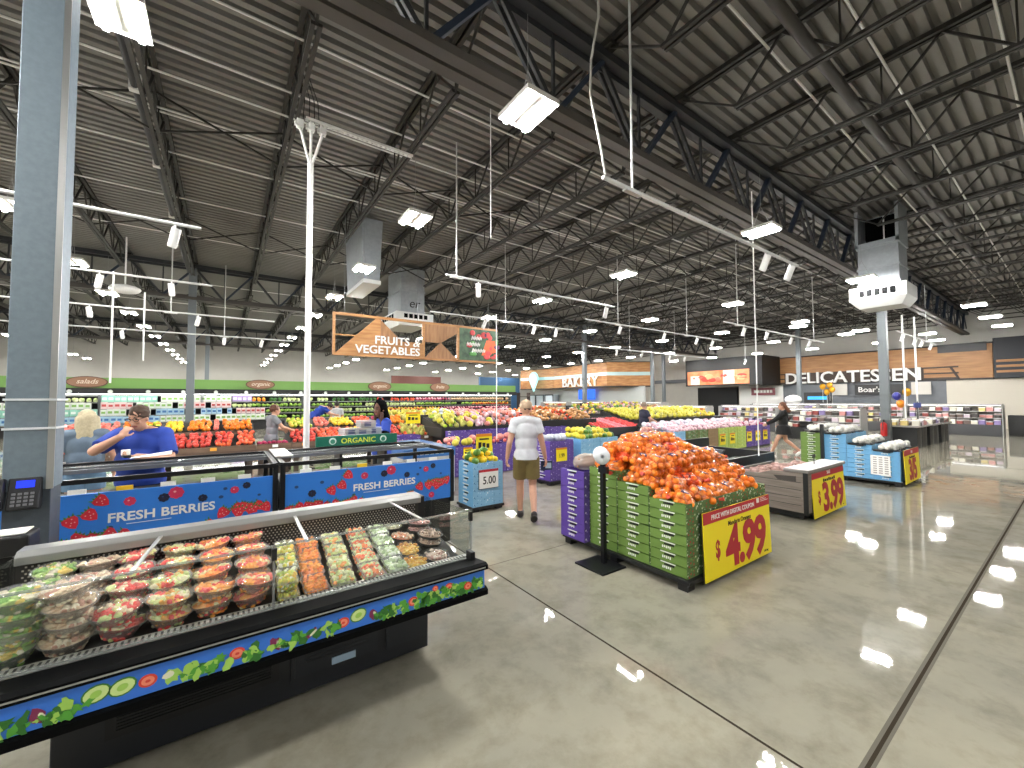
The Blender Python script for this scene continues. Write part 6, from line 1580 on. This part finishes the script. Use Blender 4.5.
struct('wall_meat', MB().box(36.4, 36.6, 13.9, 17.3, 0, 2.9), M('white_paint'), 'white wall under the black food board', 'wall')
t = thing('wall_sign', 'small dark red framed sign under the black food board', 'sign', (36.2, 15.3, 2.05)); obj('board', MB().box(-.05, 0, -.9, .9, 0, .6), M('sign_maroon', '8a4a52', .5), t)
m = MB()
for i in range(6): m.box(-.06, -.05, -.7+i*.24, -.52+i*.24, .2, .42)
obj('sign_print', m, WHITE, t)
t = thing('wall_stripe', 'dark horizontal stripe on the white wall past the bakery', 'trim', (36.9, 0, 0)); obj('stripe', MB().box(-.02, .06, 20.6, 30, 3.35, 3.7), M('stripe_grey', '5a5f64', .5), t)
# deli things
t = thing('deli_menu', "black menu board with white Boar's lettering behind the deli column", 'sign', (36.1, 8.0, 2.0)); obj('board', MB().box(-.05, 0, -1.3, 1.3, 0, .7), BLACK, t)
m = MB(); lettering(m, "Boar's", (-.06, .5, .2), .5, '-x', ext=.01, bold=.01); obj('lettering', m, WHITE, t)
for i, y in enumerate((10.2, 6.0)): obj('notice_board', MB().box(-.04, 0, -.45, .45, 0, .8), M('notice_pale', 'c8c4bc', .5), loc=(36.2, y, 2.0), label='pale square notice %s of the black menu board' % ('left', 'right')[i], cat='notice')
obj('deli_screen', MB().box(0, .3, -.7, .7, 0, .7).box(-.01, 0, -.5, .5, .25, .45, 1), [BLACK, M_emit('screen_cyan', '4fb0f0', 1.2)], loc=(30.0, 9.6, 1.45), label='black oven with cyan display behind the deli case', cat='oven')
obj('white_cover', MB().ball((0, 0, .25), (.3, .5, .3)), WHITEP, loc=(30, 10.9, 1.45), label='white draped slicer beside the black oven', cat='slicer')
def balloon(lab, x, y, z, col, grp):
    t = thing('balloon', lab, 'balloon', (x, y, z), 0, grp)
    obj('balloon_body', MB().ball((0, 0, 0), (.13, .13, .16), 14, 10, fn=lambda v: Vector((v.x*(1+.12*v.z), v.y*(1+.12*v.z), v.z))), col, t); obj('string', MB().cyl((0, 0, -.16), (0, 0, -.8), .006, n=5), WHITE, t)
GOLD = M('balloon_gold', 'd9a02a', .25, .3); BLU = M('balloon_blue', '3a3f9a', .3)
for i, (dy, z) in enumerate(((.0, 2.45), (.3, 2.38), (.12, 2.1), (-.1, 2.22))): balloon('gold balloon left of the deli column, %s' % ('topmost', 'upper left', 'lowest', 'right one')[i], 25.5, 7.6+dy, z, GOLD, 'gold balloons left of the deli column')
balloon('large gold balloon right of the deli column', 21.6, 3.98, 2.0, GOLD, None); balloon('dark blue balloon right of the deli column', 21.7, 4.3, 1.85, BLU, None); balloon('small orange balloon right of the deli column', 21.5, 4.15, 1.55, M('balloon_orange', 'e08a2a', .3), None)
t = thing('fire_extinguisher', 'red fire extinguisher at the foot of the deli column', 'fire extinguisher', (18.85, 4.1, .45))
obj('cylinder', MB().lathe([(0, 0), (.085, .0), (.09, .03), (.09, .4), (.06, .46), (.025, .48), (0, .48)], 16), M('extinguisher_red', 'b51e1e', .35), t); obj('valve', MB().cyl((0, 0, .48), (0, 0, .55), .025).box(-.02, .1, -.012, .012, .54, .57), BLACK, t); obj('hose', MB().tube([(-.02, 0, .53), (-.12, 0, .48), (-.12, 0, .2)], .012, 6), BLACK, t)
for i, (x, y) in enumerate(((19.6, 3.3), (21.3, 3.25), (23.0, 3.2))):
    t = thing('promo_table', 'black promotional table of packs before the deli case, %s from the left' % ORD[i], 'table', (x, y, 0))
    obj('top', MB().box(0, 1.6, 0, .9, .74, .8), M('table_grey', '8f8b86', .5), t, bevel=.01)
    obj('pedestal', MB().box(.15, .6, .12, .78, 0, .74).box(.9, 1.4, .12, .78, 0, .74), BLACK, t, bevel=.01)
    obj('pedestal_edge', MB().box(.62, .7, .1, .14, 0, .74), M('edge_grey', '6a6a68', .5), t); obj('pedestal_edge', MB().box(1.42, 1.5, .1, .14, 0, .74), M('edge_grey'), t)
    for a in range(6):
        for c in range(3): 
            lab = 'small pack on the black promotional table, %s from the left' % ORD[i]
            good(*R.choice(PALS)).at((x+.16+a*.25, y+.14+c*.3, .8), 0, lab, lab, (1, 1, R.uniform(.7, 1.8)))
t = thing('card_rack', 'small blue and yellow card sign over the promotional tables', 'sign', (21.0, 3.6, .8)); obj('pole', MB().cyl((0, 0, 0), (0, 0, .85), .02, n=6), BLACK, t); obj('card', MB().box(-.5, .5, -.02, .02, .62, .8), M('card_blue', '3a4a9a', .5), t)
t = thing('cart', 'grey wire cart with tan boxes at far right by the beige wall', 'cart', (30.2, .2, 0)); obj('frame', MB().box(0, .05, 0, .05, 0, 1.0).box(0, .05, 1.2, 1.25, 0, 1.0).box(.8, .85, 0, .05, 0, 1.).box(.8, .85, 1.2, 1.25, 0, 1.).box(0, .85, 0, 1.25, .25, .3).box(0, .85, 0, 1.25, .95, 1.0), GREYM, t)
obj('tan_box', MB().box(.1, .7, .15, 1.1, .3, .7), M('box_tan', 'b99a68', .6), label='tan box on the grey wire cart at far right', cat='box', loc=(30.2, .2, 0))
obj('black_bin', MB().box(0, .6, 0, .6, 0, .95), BLACK, bevel=.02, loc=(29.8, 1.5, 0), label='black bin between the deli case and the wire cart', cat='bin')
# ================================================================== CAMERA, WORLD, VIEW
w = bpy.data.worlds.new('World'); bpy.context.scene.world = w; w.use_nodes = True
w.node_tree.nodes['Background'].inputs['Color'].default_value = (.05, .05, .05, 1); w.node_tree.nodes['Background'].inputs['Strength'].default_value = .3
YAW, PIT, ROL = .61523, .0383, -.00398
fw = Vector((math.sin(YAW)*math.cos(PIT), math.cos(YAW)*math.cos(PIT), math.sin(PIT)))
r0 = Vector((math.cos(YAW), -math.sin(YAW), 0)); u0 = r0.cross(fw)
r_ = r0*math.cos(ROL)+u0*math.sin(ROL); u_ = u0*math.cos(ROL)-r0*math.sin(ROL)
cd = bpy.data.cameras.new('camera'); cam = bpy.data.objects.new('camera', cd); C.objects.link(cam)
cam.matrix_world = Matrix.Translation((0, 0, 1.78)) @ Matrix((r_, u_, -fw)).transposed().to_4x4()
cd.sensor_fit = 'HORIZONTAL'; cd.sensor_width = 36; cd.lens = 404.4/1024*36; cd.clip_end = 200; cd.clip_start = .02
sc = bpy.context.scene; sc.camera = cam
sc.view_settings.view_transform = 'Standard'; sc.view_settings.look = 'None'; sc.view_settings.exposure = .72; sc.view_settings.gamma = 1.; sc.view_settings.use_curve_mapping = False
sc.cycles.max_bounces = 8; sc.cycles.diffuse_bounces = 4; sc.cycles.glossy_bounces = 3; sc.cycles.transparent_max_bounces = 24; sc.cycles.transmission_bounces = 4
sc.cycles.sample_clamp_indirect = 4.; sc.cycles.use_denoising = True; sc.cycles.caustics_reflective = False; sc.cycles.caustics_refractive = False
